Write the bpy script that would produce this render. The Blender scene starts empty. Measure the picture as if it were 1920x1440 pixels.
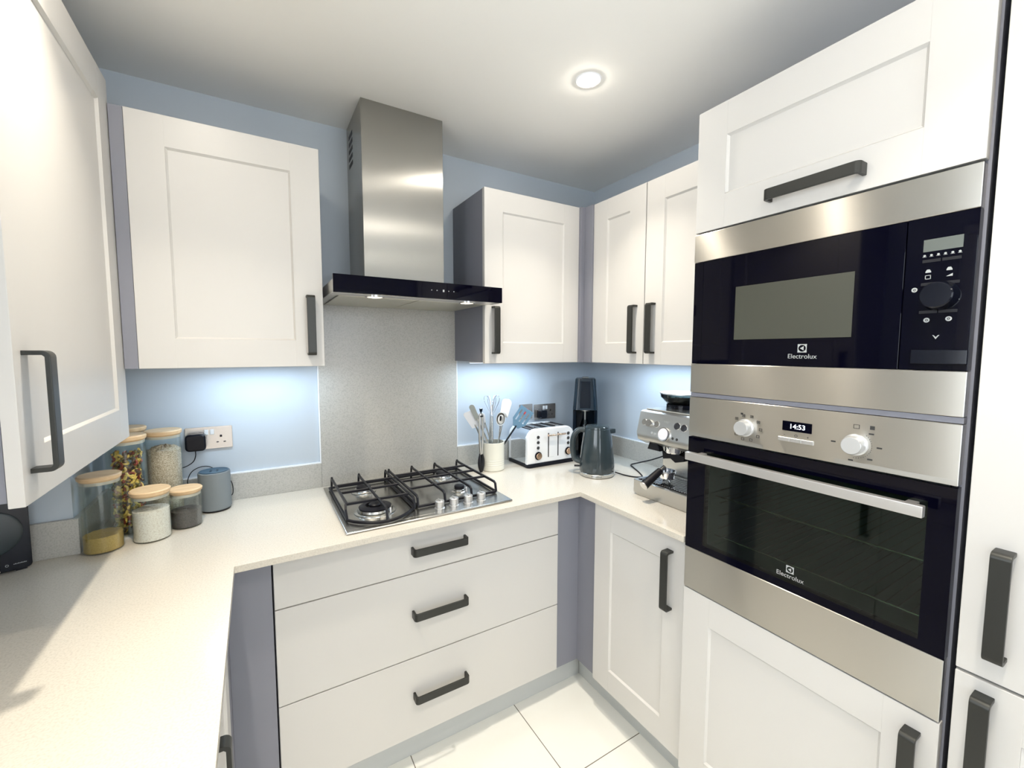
import bpy, bmesh, math, random
from mathutils import Vector, Matrix
random.seed(7)
S = bpy.context.scene
COL = S.collection
PI = math.pi

# ------------------------------------------------------------------ camera
cam = bpy.data.cameras.new('camera')
cam.sensor_fit = 'HORIZONTAL'
cam.sensor_width = 36
cam.lens = 36 * 804.45 / 1920
cam.clip_start = 0.02
co = bpy.data.objects.new('camera', cam)
COL.objects.link(co)
yaw, pitch, roll = -0.54, -0.076, 0.0014
fwd = Vector((-math.sin(yaw) * math.cos(pitch), math.cos(yaw) * math.cos(pitch), math.sin(pitch)))
rgt = Vector((math.cos(yaw), math.sin(yaw), 0))
upv = rgt.cross(fwd)
r2 = rgt * math.cos(roll) + upv * math.sin(roll)
u2 = -rgt * math.sin(roll) + upv * math.cos(roll)
m3 = Matrix((r2, u2, -fwd)).transposed()
co.matrix_world = Matrix.Translation((-1.7108, -1.9409, 1.3976)) @ m3.to_4x4()
S.camera = co

# ------------------------------------------------------------------ exposure, world
S.view_settings.view_transform = 'Standard'
S.view_settings.look = 'None'
S.view_settings.gamma = 1
S.view_settings.use_curve_mapping = False
S.view_settings.exposure = 0.10
S.cycles.max_bounces = 14
S.cycles.diffuse_bounces = 7
S.cycles.glossy_bounces = 5
S.cycles.transparent_max_bounces = 24
S.cycles.caustics_reflective = False
S.cycles.caustics_refractive = False
S.cycles.sample_clamp_indirect = 6
W = bpy.data.worlds.new('world')
S.world = W
W.use_nodes = True
W.node_tree.nodes['Background'].inputs[0].default_value = (0.86, 0.93, 1.0, 1)
W.node_tree.nodes['Background'].inputs[1].default_value = 6.6

LAMP_W = 4.3
LAMP_COL = (1.0, 0.91, 0.77)
LED_W = 2.3
LED_COL = (0.66, 0.83, 1.0)
LAMPS = [(-0.709, -0.768), (-1.86, -0.90), (-0.95, -1.87), (-1.86, -1.87), (-0.95, -2.95), (-1.86, -2.95)]

# ------------------------------------------------------------------ key dimensions
H = 2.3106       # ceiling
ZT = 0.8266      # worktop top
XL = -2.37       # left wall
YF = -4.1        # wall behind the camera
Z0, Z1 = 1.3459, 2.0694   # wall cupboards
ZP = 0.062       # underside of the base units
FL = -0.0555     # floor
XD = -0.5887     # front of the tall units
YA = -0.331      # front of the back wall cupboards
XC = -0.346      # front of the right wall cupboards


# ------------------------------------------------------------------ materials
def mat(name, col, rough=0.5, metal=0.0, spec=0.5, aniso=0.0, tan=None, emis=None, estr=0.0, coat=0.0,
        noise=None, bump=None, sheen=0.0):
    m = bpy.data.materials.new(name)
    m.use_nodes = True
    nt = m.node_tree
    b = nt.nodes['Principled BSDF']
    b.inputs['Base Color'].default_value = (*col, 1)
    b.inputs['Roughness'].default_value = rough
    b.inputs['Metallic'].default_value = metal
    b.inputs['Specular IOR Level'].default_value = spec
    b.inputs['Coat Weight'].default_value = coat
    b.inputs['Sheen Weight'].default_value = sheen
    if aniso:
        b.inputs['Anisotropic'].default_value = aniso
        c = nt.nodes.new('ShaderNodeCombineXYZ')
        for i in range(3):
            c.inputs[i].default_value = tan[i]
        nt.links.new(c.outputs[0], b.inputs['Tangent'])
    if emis:
        b.inputs['Emission Color'].default_value = (*emis, 1)
        b.inputs['Emission Strength'].default_value = estr
    tc = None
    if noise or bump:
        tc = nt.nodes.new('ShaderNodeNewGeometry')
    if noise:   # (scale xyz, second colour, low, high, detail)
        sc, col2, lo, hi, det = noise
        mp = nt.nodes.new('ShaderNodeMapping')
        mp.inputs['Scale'].default_value = sc
        nt.links.new(tc.outputs['Position'], mp.inputs[0])
        n = nt.nodes.new('ShaderNodeTexNoise')
        n.inputs['Scale'].default_value = 1
        n.inputs['Detail'].default_value = det
        nt.links.new(mp.outputs[0], n.inputs['Vector'])
        r = nt.nodes.new('ShaderNodeValToRGB')
        r.color_ramp.elements[0].position = lo
        r.color_ramp.elements[1].position = hi
        r.color_ramp.elements[0].color = (*col2, 1)
        r.color_ramp.elements[1].color = (*col, 1)
        nt.links.new(n.outputs['Fac'], r.inputs[0])
        nt.links.new(r.outputs[0], b.inputs['Base Color'])
    if bump:    # (scale xyz, strength, distance)
        sc, st, di = bump
        mp = nt.nodes.new('ShaderNodeMapping')
        mp.inputs['Scale'].default_value = sc
        nt.links.new(tc.outputs['Position'], mp.inputs[0])
        n = nt.nodes.new('ShaderNodeTexNoise')
        n.inputs['Scale'].default_value = 1
        n.inputs['Detail'].default_value = 3
        nt.links.new(mp.outputs[0], n.inputs['Vector'])
        bp = nt.nodes.new('ShaderNodeBump')
        bp.inputs['Strength'].default_value = st
        bp.inputs['Distance'].default_value = di
        nt.links.new(n.outputs['Fac'], bp.inputs['Height'])
        nt.links.new(bp.outputs[0], b.inputs['Normal'])
    return m


def glass(name, tint=(0.95, 0.97, 0.96), ior=1.45, rough=0.02, refl=1.0, cap=0):
    m = bpy.data.materials.new(name)
    m.use_nodes = True
    nt = m.node_tree
    nt.nodes.remove(nt.nodes['Principled BSDF'])
    out = nt.nodes['Material Output']
    t = nt.nodes.new('ShaderNodeBsdfTransparent')
    t.inputs[0].default_value = (*tint, 1)
    g = nt.nodes.new('ShaderNodeBsdfGlossy')
    g.inputs['Roughness'].default_value = rough
    g.inputs['Color'].default_value = (refl, refl, refl, 1)
    f = nt.nodes.new('ShaderNodeFresnel')
    f.inputs[0].default_value = ior
    x = nt.nodes.new('ShaderNodeMixShader')
    if cap:
        mn = nt.nodes.new('ShaderNodeMath'); mn.operation = 'MINIMUM'
        mn.inputs[1].default_value = cap
        nt.links.new(f.outputs[0], mn.inputs[0]); nt.links.new(mn.outputs[0], x.inputs[0])
    else:
        nt.links.new(f.outputs[0], x.inputs[0])
    nt.links.new(t.outputs[0], x.inputs[1])
    nt.links.new(g.outputs[0], x.inputs[2])
    nt.links.new(x.outputs[0], out.inputs['Surface'])
    return m


M = {}
M['cab'] = mat('white_satin_paint', (0.575, 0.563, 0.543), 0.38, bump=((300, 300, 300), 0.03, 0.0005))
M['carcass'] = mat('lavender_grey_board', (0.21, 0.215, 0.255), 0.5)
M['gap'] = mat('dark_joint', (0.02, 0.02, 0.035), 0.8)
M['plinth'] = mat('pale_grey_plinth', (0.50, 0.52, 0.52), 0.35)
M['handle'] = mat('dark_pewter', (0.035, 0.036, 0.033), 0.40, 0.5)
M['quartz'] = mat('speckled_quartz', (0.60, 0.56, 0.49), 0.2, noise=((260, 260, 260), (0.52, 0.485, 0.42), 0.33, 0.55, 3))
M['quartz_shaded'] = mat('speckled_quartz_shaded', (0.50, 0.485, 0.445), 0.25, noise=((260, 260, 260), (0.41, 0.395, 0.36), 0.33, 0.55, 3))  # same stone as the worktop, darkened: shade on the upright panels put into the colour
M['wall'] = mat('blue_grey_paint', (0.52, 0.575, 0.63), 0.75, bump=((220, 220, 220), 0.06, 0.001))
M['wallroom'] = mat('pale_room_paint', (0.78, 0.79, 0.80), 0.8)
M['ceiling'] = mat('ceiling_paint', (0.93, 0.92, 0.89), 0.85, bump=((240, 240, 240), 0.05, 0.001))
M['trim'] = mat('white_sealant', (0.85, 0.87, 0.9), 0.4)
M['steelH'] = mat('steel_horizontal_brush', (0.56, 0.54, 0.495), 0.30, 1.0, aniso=0.98, tan=(0, 0, 1),
                  bump=((60, 4, 2600), 0.05, 0.0002))
M['steelV'] = mat('steel_vertical_brush', (0.40, 0.395, 0.375), 0.27, 1.0, aniso=0.97, tan=(1, 0, 0),
                  bump=((2600, 60, 4), 0.04, 0.0002))
M['steelHob'] = mat('steel_hob', (0.52, 0.51, 0.48), 0.24, 1.0, aniso=0.5, tan=(0, 1, 0))
M['steel'] = mat('plain_steel', (0.62, 0.62, 0.60), 0.25, 1.0)
M['steelS'] = mat('satin_steel', (0.55, 0.54, 0.51), 0.35, 1.0)
M['alu'] = mat('satin_aluminium', (0.68, 0.67, 0.66), 0.33, 0.85)
M['chrome'] = mat('chrome', (0.82, 0.83, 0.85), 0.06, 1.0)
M['blackglass'] = mat('black_glass', (0.001, 0.001, 0.005), 0.04, 0, 0.15)
M['blackgloss'] = mat('black_gloss_plastic', (0.004, 0.005, 0.010), 0.12, 0, 0.25)
M['black'] = mat('matt_black', (0.006, 0.006, 0.009), 0.5, 0, 0.3)
M['iron'] = mat('cast_iron', (0.006, 0.006, 0.010), 0.40, 0, 0.3)
M['grille'] = mat('hood_filter', (0.60, 0.58, 0.50), 0.35, 0.8)
M['oglass'] = glass('tinted_oven_glass', (0.44, 0.52, 0.48), 1.4, 0.02)
M['cavity'] = mat('oven_enamel', (0.24, 0.28, 0.27), 0.35)
M['wire'] = mat('rack_wire', (0.75, 0.68, 0.5), 0.25, 1.0)
M['mwwin'] = mat('microwave_mesh_window', (0.058, 0.061, 0.048), 0.25)
M['lcd'] = mat('dull_display', (0.10, 0.115, 0.105), 0.3)
M['mark'] = mat('dark_print', (0.03, 0.03, 0.03), 0.5)
M['white_print'] = mat('white_print', (0.36, 0.38, 0.38), 0.5)
M['digits'] = mat('lit_digits', (0.9, 0.95, 1), 0.5, emis=(0.8, 0.9, 1), estr=2.2)
M['knob'] = mat('silver_knob', (0.66, 0.67, 0.68), 0.3, 0.6)
M['lamp'] = mat('lamp_lens', (1, 1, 1), 0.4, emis=(1, 0.92, 0.80), estr=420)
M['led'] = mat('led_diffuser', (1, 1, 1), 0.4, emis=(0.75, 0.87, 1), estr=2.5)
M['hoodlamp'] = mat('hood_lamp_lens', (1, 1, 1), 0.3, emis=(1, 0.85, 0.6), estr=1.2)
M['glass'] = glass('clear_jar_glass', (0.955, 0.975, 0.97), 1.3, 0.03, cap=0.16)
M['pane'] = glass('window_glass', (0.98, 0.98, 0.98), 1.3)
M['hopper'] = glass('smoked_hopper', (0.62, 0.68, 0.68), 1.4, 0.05)
M['bamboo'] = mat('bamboo', (0.72, 0.53, 0.32), 0.5, noise=((14, 90, 90), (0.60, 0.41, 0.23), 0.3, 0.7, 2))
M['seal'] = mat('clear_seal', (0.55, 0.5, 0.42), 0.4)
M['fabric'] = mat('grey_speaker_fabric', (0.20, 0.225, 0.24), 0.95, bump=((1200, 1200, 1200), 0.5, 0.001))
M['bluegrey'] = mat('blue_grey_plastic', (0.035, 0.085, 0.13), 0.4)
M['gold'] = mat('golden_powder', (0.48, 0.33, 0.10), 0.9, noise=((500, 500, 500), (0.36, 0.23, 0.06), 0.35, 0.6, 3))
M['rice'] = mat('rice', (0.80, 0.74, 0.66), 0.8, noise=((260, 260, 520), (0.60, 0.51, 0.42), 0.34, 0.52, 3))
M['chia'] = mat('dark_seeds', (0.13, 0.11, 0.10), 0.8, noise=((700, 700, 700), (0.035, 0.03, 0.03), 0.35, 0.6, 2))
M['oat'] = mat('rolled_oats', (0.62, 0.52, 0.40), 0.85, noise=((260, 260, 340), (0.33, 0.25, 0.17), 0.36, 0.58, 3))
M['past1'] = mat('yellow_pasta', (0.72, 0.50, 0.10), 0.5)
M['past2'] = mat('red_pasta', (0.26, 0.045, 0.02), 0.5)
M['past3'] = mat('green_pasta', (0.17, 0.14, 0.04), 0.5)
M['past4'] = mat('brown_pasta', (0.09, 0.05, 0.025), 0.5)
M['enamel'] = mat('cream_enamel', (0.72, 0.71, 0.63), 0.22)
M['whitegloss'] = mat('white_toaster_shell', (0.80, 0.80, 0.80), 0.18)
M['rose'] = mat('rose_gold', (0.70, 0.48, 0.33), 0.22, 1.0)
M['kettle'] = mat('grey_kettle_gloss', (0.030, 0.043, 0.050), 0.10, coat=0.3)
M['navy'] = mat('dark_navy_gloss', (0.003, 0.007, 0.014), 0.15, 0, 0.3)
M['navy2'] = mat('navy_satin', (0.004, 0.014, 0.024), 0.18, 0, 0.4)
M['turner'] = mat('blue_grey_nylon', (0.10, 0.20, 0.28), 0.5)
M['greysil'] = mat('grey_silicone', (0.33, 0.35, 0.33), 0.6)
M['whitesil'] = mat('white_silicone', (0.82, 0.83, 0.86), 0.4)
M['socket'] = mat('socket_insert', (0.72, 0.73, 0.74), 0.4)
M['red'] = mat('red_switch', (0.75, 0.05, 0.05), 0.4)
M['mirror_plate'] = mat('brushed_socket_plate', (0.56, 0.51, 0.47), 0.25, 0.8)
M['glassred'] = mat('pale_cap', (0.70, 0.52, 0.48), 0.3)


def tile_material():
    m = bpy.data.materials.new('glossy_floor_tile')
    m.use_nodes = True
    nt = m.node_tree
    b = nt.nodes['Principled BSDF']
    b.inputs['Roughness'].default_value = 0.07
    b.inputs['Specular IOR Level'].default_value = 0.9
    g = nt.nodes.new('ShaderNodeNewGeometry')
    sx = nt.nodes.new('ShaderNodeSeparateXYZ')
    nt.links.new(g.outputs['Position'], sx.inputs[0])
    masks = []
    for ax, off in (('X', -0.847), ('Y', -0.877)):
        a = nt.nodes.new('ShaderNodeMath'); a.operation = 'SUBTRACT'
        nt.links.new(sx.outputs[ax], a.inputs[0]); a.inputs[1].default_value = off - 4.35 * 3
        d = nt.nodes.new('ShaderNodeMath'); d.operation = 'MODULO'
        nt.links.new(a.outputs[0], d.inputs[0]); d.inputs[1].default_value = 0.435
        p = nt.nodes.new('ShaderNodeMath'); p.operation = 'PINGPONG'
        nt.links.new(a.outputs[0], p.inputs[0]); p.inputs[1].default_value = 0.2175
        l = nt.nodes.new('ShaderNodeMath'); l.operation = 'LESS_THAN'
        nt.links.new(p.outputs[0], l.inputs[0]); l.inputs[1].default_value = 0.0016
        masks.append(l)
    mx = nt.nodes.new('ShaderNodeMath'); mx.operation = 'MAXIMUM'
    nt.links.new(masks[0].outputs[0], mx.inputs[0]); nt.links.new(masks[1].outputs[0], mx.inputs[1])
    mix = nt.nodes.new('ShaderNodeMix'); mix.data_type = 'RGBA'
    nt.links.new(mx.outputs[0], mix.inputs[0])
    mix.inputs[6].default_value = (0.75, 0.75, 0.71, 1)
    mix.inputs[7].default_value = (0.14, 0.125, 0.10, 1)
    nt.links.new(mix.outputs[2], b.inputs['Base Color'])
    return m


M['tile'] = tile_material()


# ------------------------------------------------------------------ mesh building
class G:
    """collects shapes for ONE mesh object"""
    def __init__(self):
        self.bm = bmesh.new()
        self.mi = 0

    def _take(self, b):
        for f in b.faces:
            f.material_index = self.mi
        me = bpy.data.meshes.new('t')
        b.to_mesh(me)
        b.free()
        self.bm.from_mesh(me)
        bpy.data.meshes.remove(me)
        return self

    def box(self, x0, x1, y0, y1, z0, z1, bev=0.0, seg=1, mtx=None):
        x0, x1 = sorted((x0, x1)); y0, y1 = sorted((y0, y1)); z0, z1 = sorted((z0, z1))
        b = bmesh.new()
        bmesh.ops.create_cube(b, size=1)
        for v in b.verts:
            v.co = Vector(((x0 + x1) / 2 + v.co.x * (x1 - x0), (y0 + y1) / 2 + v.co.y * (y1 - y0), (z0 + z1) / 2 + v.co.z * (z1 - z0)))
        if bev:
            bev = min(bev, 0.45 * min(x1 - x0, y1 - y0, z1 - z0))
            bmesh.ops.bevel(b, geom=list(b.edges), offset=bev, segments=seg, profile=0.5, affect='EDGES')
        if mtx:
            b.transform(mtx)
        return self._take(b)

    def prism(self, poly, frame, depth, bev=0.0, seg=1, mtx=None):
        """poly: 2-D points; frame: (origin, u, v, n); extruded by depth along n"""
        o, u, v, n = [Vector(a) for a in frame]
        b = bmesh.new()
        lo = [b.verts.new(o + u * p[0] + v * p[1]) for p in poly]
        hi = [b.verts.new(o + u * p[0] + v * p[1] + n * depth) for p in poly]
        k = len(poly)
        caps = [b.faces.new(lo[::-1]), b.faces.new(hi)]
        for i in range(k):
            b.faces.new((lo[i], lo[(i + 1) % k], hi[(i + 1) % k], hi[i]))
        bmesh.ops.recalc_face_normals(b, faces=list(b.faces))
        if bev:
            es = list({e for f in caps for e in f.edges})
            bmesh.ops.bevel(b, geom=es, offset=bev, segments=seg, profile=0.5, affect='EDGES')
        if mtx:
            b.transform(mtx)
        return self._take(b)

    def lathe(self, prof, c=(0, 0, 0), n=40, mtx=None, closed=False):
        """prof: [(r, z)]"""
        b = bmesh.new()
        rings = []
        for r, z in prof:
            if r < 1e-6:
                rings.append([b.verts.new((0, 0, z))])
            else:
                rings.append([b.verts.new((r * math.cos(2 * PI * i / n), r * math.sin(2 * PI * i / n), z)) for i in range(n)])
        pairs = list(zip(rings, rings[1:]))
        if closed:
            pairs.append((rings[-1], rings[0]))
        for a, d in pairs:
            for i in range(n):
                j = (i + 1) % n
                q = ([a[0]] if len(a) == 1 else [a[i], a[j]]) + ([d[0]] if len(d) == 1 else [d[j], d[i]])
                if len(q) > 2:
                    b.faces.new(q)
        bmesh.ops.recalc_face_normals(b, faces=list(b.faces))
        t = Matrix.Translation(c)
        b.transform(t @ mtx if mtx else t)
        return self._take(b)

    def cyl(self, c, r, h, axis='z', n=32, r2=None, bev=0.0):
        r2 = r if r2 is None else r2
        e = min(bev, h / 3)
        prof = [(0, 0), (r - e, 0), (r, e), (r2, h - e), (r2 - e, h), (0, h)] if bev else [(0, 0), (r, 0), (r2, h), (0, h)]
        rot = {'z': Matrix(), '-z': Matrix.Rotation(PI, 4, 'X'), 'y': Matrix.Rotation(-PI / 2, 4, 'X'), '-y': Matrix.Rotation(PI / 2, 4, 'X'),
               'x': Matrix.Rotation(PI / 2, 4, 'Y'), '-x': Matrix.Rotation(-PI / 2, 4, 'Y')}[axis]
        return self.lathe(prof, c, n, rot)

    def rod(self, p, q, r, r2=None, n=16):
        p, q = Vector(p), Vector(q)
        d = q - p
        rot = d.to_track_quat('Z', 'Y').to_matrix().to_4x4()
        r2 = r if r2 is None else r2
        return self.lathe([(0, 0), (r, 0), (r2, d.length), (0, d.length)], p, n, rot)

    def tube(self, pts, r, n=10, smooth=True, flat=None):
        pts = [Vector(p) for p in pts]
        if smooth and len(pts) > 2:
            out = []
            P = [pts[0]] + pts + [pts[-1]]
            for i in range(1, len(P) - 2):
                for k in range(8):
                    t = k / 8
                    a, b_, c, d = P[i - 1], P[i], P[i + 1], P[i + 2]
                    out.append(0.5 * ((2 * b_) + (c - a) * t + (2 * a - 5 * b_ + 4 * c - d) * t * t + (3 * b_ - a - 3 * c + d) * t ** 3))
            out.append(pts[-1])
            pts = out
        b = bmesh.new()
        rings = []
        prev = None
        for i, p in enumerate(pts):
            d = (pts[min(i + 1, len(pts) - 1)] - pts[max(i - 1, 0)]).normalized()
            if prev is None:
                a = d.orthogonal().normalized()
            else:
                a = (prev - d * prev.dot(d)).normalized()
            prev = a
            c = d.cross(a)
            rr = r(i / (len(pts) - 1)) if callable(r) else r
            rings.append([b.verts.new(p + a * rr * math.cos(2 * PI * k / n) + c * rr * (flat or 1) * math.sin(2 * PI * k / n)) for k in range(n)])
        for s, e in zip(rings, rings[1:]):
            for k in range(n):
                b.faces.new((s[k], s[(k + 1) % n], e[(k + 1) % n], e[k]))
        b.faces.new(rings[0][::-1]); b.faces.new(rings[-1])
        bmesh.ops.recalc_face_normals(b, faces=list(b.faces))
        return self._take(b)


def rounded(w, h, r, n=5, x0=0, y0=0):
    out = []
    for cx, cy, a0 in ((w - r, r, -PI / 2), (w - r, h - r, 0), (r, h - r, PI / 2), (r, r, PI)):
        for i in range(n + 1):
            a = a0 + PI / 2 * i / n
            out.append((x0 + cx + r * math.cos(a), y0 + cy + r * math.sin(a)))
    return out


def obj(name, g, m, parent=None, shift=None, sharp=35):
    me = bpy.data.meshes.new(name)
    if shift:
        g.bm.transform(Matrix.Translation(-Vector(shift)))
    g.bm.to_mesh(me)
    g.bm.free()
    for x in (m if isinstance(m, (list, tuple)) else [m]):
        me.materials.append(x)
    me.shade_smooth()
    me.set_sharp_from_angle(angle=math.radians(sharp))
    o = bpy.data.objects.new(name, me)
    COL.objects.link(o)
    wn = o.modifiers.new('weighted_normal', 'WEIGHTED_NORMAL')
    wn.keep_sharp = True
    wn.weight = 80
    if parent:
        o.parent = parent
    return o


def tag(o, label, cat, group=None, kind=None):
    o['label'] = label
    o['category'] = cat
    if group: o['group'] = group
    if kind: o['kind'] = kind
    return o


def thing(name, label, cat, loc=(0, 0, 0), rz=0.0, group=None):
    o = bpy.data.objects.new(name, None)
    o.empty_display_size = 0.05
    COL.objects.link(o)
    o.location = loc
    o.rotation_euler = (0, 0, rz)
    return tag(o, label, cat, group)


def text(name, s, size, loc, rot, m, parent, ext=0.0002, align='CENTER'):
    c = bpy.data.curves.new(name, 'FONT')
    c.body = s; c.size = size; c.align_x = align; c.align_y = 'CENTER'; c.extrude = ext
    t = bpy.data.objects.new(name, c)
    me = bpy.data.meshes.new_from_object(t)
    bpy.data.objects.remove(t)
    o = bpy.data.objects.new(name, me)
    me.materials.clear(); me.materials.append(m)
    COL.objects.link(o)
    o.location = loc; o.rotation_euler = rot
    o.parent = parent
    return o


# faces of a cupboard: facing '-y' (u = x), '-x' (u = y), '+x' (u = y); w grows outwards from plane
def fbox(g, face, plane, a0, a1, z0, z1, w0, w1, bev=0.0, seg=1):
    if face == '-y': return g.box(a0, a1, plane - w0, plane - w1, z0, z1, bev, seg)
    if face == '-x': return g.box(plane - w0, plane - w1, a0, a1, z0, z1, bev, seg)
    return g.box(plane + w0, plane + w1, a0, a1, z0, z1, bev, seg)


def shaker(face, plane, a0, a1, z0, z1, st=0.088, rl=0.088):
    a0, a1 = sorted((a0, a1))
    g = G()
    T = 0.020
    fbox(g, face, plane, a0, a0 + st, z0, z1, -T, 0, 0.0016, 2)
    fbox(g, face, plane, a1 - st, a1, z0, z1, -T, 0, 0.0016, 2)
    for zz in ((z0, z0 + rl), (z1 - rl, z1)):
        fbox(g, face, plane, a0 + st - 0.0012, a1 - st + 0.0012, zz[0], zz[1], -T, -0.0003, 0.0016, 2)
    # sloped moulding round the sunk panel
    A0, A1, B0, B1 = a0 + st, a1 - st, z0 + rl, z1 - rl
    d, s = 0.007, 0.005
    b = bmesh.new()

    def P(a, z, w):
        if face == '-y': return (a, plane - w, z)
        if face == '-x': return (plane - w, a, z)
        return (plane + w, a, z)
    o_ = [b.verts.new(P(a, z, -0.001)) for a, z in ((A0, B0), (A1, B0), (A1, B1), (A0, B1))]
    i_ = [b.verts.new(P(a, z, -d)) for a, z in ((A0 + s, B0 + s), (A1 - s, B0 + s), (A1 - s, B1 - s), (A0 + s, B1 - s))]
    k_ = [b.verts.new(P(a, z, -0.016)) for a, z in ((A0, B0), (A1, B0), (A1, B1), (A0, B1))]
    for i in range(4):
        j = (i + 1) % 4
        b.faces.new((o_[i], o_[j], i_[j], i_[i]))
        b.faces.new((k_[j], k_[i], o_[i], o_[j]))
    b.faces.new(i_)
    b.faces.new(k_[::-1])
    bmesh.ops.recalc_face_normals(b, faces=list(b.faces))
    g._take(b)
    return g


def slab(face, plane, a0, a1, z0, z1):
    return fbox(G(), face, plane, a0, a1, z0, z1, -0.020, 0, 0.0022, 2)


def handle(face, plane, ac, zc, vertical=True, L=0.2, W_=0.026, out=0.034, t=0.0075):
    """bow handle: flat bar with rounded corners, centred at (ac, zc)"""
    r = 0.011
    pr = [(0, 0), (0, out - r)]
    for i in range(1, 6):
        a = PI - PI / 2 * i / 5
        pr.append((r + r * math.cos(a), out - r + r * math.sin(a)))
    pr.append((L - r, out))
    for i in range(1, 6):
        a = PI / 2 - PI / 2 * i / 5
        pr.append((L - r + r * math.cos(a), out - r + r * math.sin(a)))
    pr.append((L, 0))
    ri = r - t if r > t else 0.002
    inn = [(L - t, 0), (L - t, out - t - 0.003), (L - t - 0.003, out - t), (t + 0.003, out - t), (t, out - t - 0.003), (t, 0)]
    poly = pr + inn
    wv = {'-y': Vector((0, -1, 0)), '-x': Vector((-1, 0, 0)), '+x': Vector((1, 0, 0))}[face]
    av = Vector((1, 0, 0)) if face == '-y' else Vector((0, 1, 0))
    zv = Vector((0, 0, 1))
    base = Vector((ac, plane, zc)) if face == '-y' else Vector((plane, ac, zc))
    lv, sv = (zv, av) if vertical else (av, zv)
    g = G()
    g.prism(poly, (base - lv * L / 2 - sv * W_ / 2, lv, wv, sv), W_, 0.0014, 2)
    return g


def cabinet(name, label, cat, face, plane, a0, a1, z0, z1, depth, group=None, side_vis=True):
    """carcass box behind a front plane; returns the root empty"""
    am = (a0 + a1) / 2
    loc = (am, plane + depth / 2, z0) if face == '-y' else ((plane + depth / 2, am, z0) if face == '-x' else (plane - depth / 2, am, z0))
    r = thing(name, label, cat, loc, 0, group)
    g = G()
    T = 0.018
    lo, hi = sorted((a0, a1))
    fbox(g, face, plane, lo, lo + T, z0, z1, -depth, -0.0225)
    fbox(g, face, plane, hi - T, hi, z0, z1, -depth, -0.0225)
    fbox(g, face, plane, lo + T, hi - T, z0, z0 + T, -depth, -0.0225)
    fbox(g, face, plane, lo + T, hi - T, z1 - T, z1, -depth, -0.0225)
    fbox(g, face, plane, lo + T, hi - T, z0 + T, z1 - T, -depth, -depth + 0.008)
    obj('carcass', g, M['carcass'], r, loc)
    return r, loc


def door(r, loc, face, plane, a0, a1, z0, z1, hnd=None, style='shaker', name='door', st=0.088, rl=0.088):
    g = shaker(face, plane, a0, a1, z0, z1, st, rl) if style == 'shaker' else slab(face, plane, a0, a1, z0, z1)
    d = obj(name, g, M['cab'], r, loc)
    if hnd:
        ac, zc, vert = hnd
        obj('handle', handle(face, plane, ac, zc, vert), M['handle'], d, loc)
    return d


# ------------------------------------------------------------------ room shell
def struct(name, g, m, label, cat):
    return tag(obj(name, g, m), label, cat, None, 'structure')


struct('floor', G().box(XL - 0.1, 0.1, YF - 0.1, 0.1, FL - 0.06, FL), M['tile'], 'glossy white square floor tiles with thin dark joints', 'floor')
struct('ceiling', G().box(XL - 0.1, 0.1, YF - 0.1, 0.1, H, H + 0.06), M['ceiling'], 'plain off-white painted ceiling', 'ceiling')
struct('wall_back', G().box(XL - 0.1, 0.1, 0, 0.1, FL, H), M['wall'], 'pale blue grey wall behind the hob', 'wall')
struct('wall_right', G().box(0, 0.1, YF, 0, FL, H), M['wall'], 'pale blue grey wall behind the coffee machine', 'wall')
WY0, WY1, WZ0, WZ1 = -2.55, -1.25, 1.02, 2.0
g = G()
g.box(XL - 0.1, XL, WY1, 0, FL, H).box(XL - 0.1, XL, YF, WY0, FL, H).box(XL - 0.1, XL, WY0, WY1, FL, WZ0).box(XL - 0.1, XL, WY0, WY1, WZ1, H)
struct('wall_left', g, M['wall'], 'blue grey wall behind the left worktop', 'wall')
FX0, FX1, FZ0, FZ1 = -2.05, -0.35, 0.85, 2.10
g = G()
g.box(XL - 0.1, FX0, YF - 0.1, YF, FL, H).box(FX1, 0.1, YF - 0.1, YF, FL, H).box(FX0, FX1, YF - 0.1, YF, FL, FZ0).box(FX0, FX1, YF - 0.1, YF, FZ1, H)
struct('wall_front', g, M['wallroom'], 'plain pale wall facing the hob', 'wall')
g = G()
for a, b_, c, d in ((FX0, FX1, FZ0, FZ0 + 0.05), (FX0, FX1, FZ1 - 0.05, FZ1), (FX0, FX0 + 0.05, FZ0 + 0.05, FZ1 - 0.05), (FX1 - 0.05, FX1, FZ0 + 0.05, FZ1 - 0.05), (-1.225, -1.175, FZ0 + 0.05, FZ1 - 0.05)):
    g.box(a, b_, YF - 0.07, YF - 0.01, c, d, 0.003)
wf = tag(obj('added_fill_window', g, M['trim']), 'added white framed window giving daylight fill, in the unseen wall facing the hob', 'window', None, 'structure')  # unseen window added behind the camera to bring in soft daylight fill
obj('glass_pane', G().box(FX0 + 0.04, FX1 - 0.04, YF - 0.045, YF - 0.04, FZ0 + 0.04, FZ1 - 0.04), M['pane'], wf)
g = G()
for a, b_, c, d in ((WY0, WY1, WZ0, WZ0 + 0.05), (WY0, WY1, WZ1 - 0.05, WZ1), (WY0, WY0 + 0.05, WZ0 + 0.05, WZ1 - 0.05), (WY1 - 0.05, WY1, WZ0 + 0.05, WZ1 - 0.05), (-1.925, -1.875, WZ0 + 0.05, WZ1 - 0.05)):
    g.box(XL - 0.07, XL - 0.01, a, b_, c, d, 0.003)
wf = tag(obj('window_1', g, M['trim']), 'white framed two pane window over the left worktop', 'window', None, 'structure')
obj('glass_pane', G().box(XL - 0.045, XL - 0.04, WY0 + 0.04, WY1 - 0.04, WZ0 + 0.04, WZ1 - 0.04), M['pane'], wf)

# boxed-in pipes in the left corner
BX = -2.165
struct('wall_corner', G().box(XL, BX, -0.298, 0, ZT, 1.34), M['wall'], 'boxed-in corner of the wall beside the glass jars', 'wall')

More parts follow.
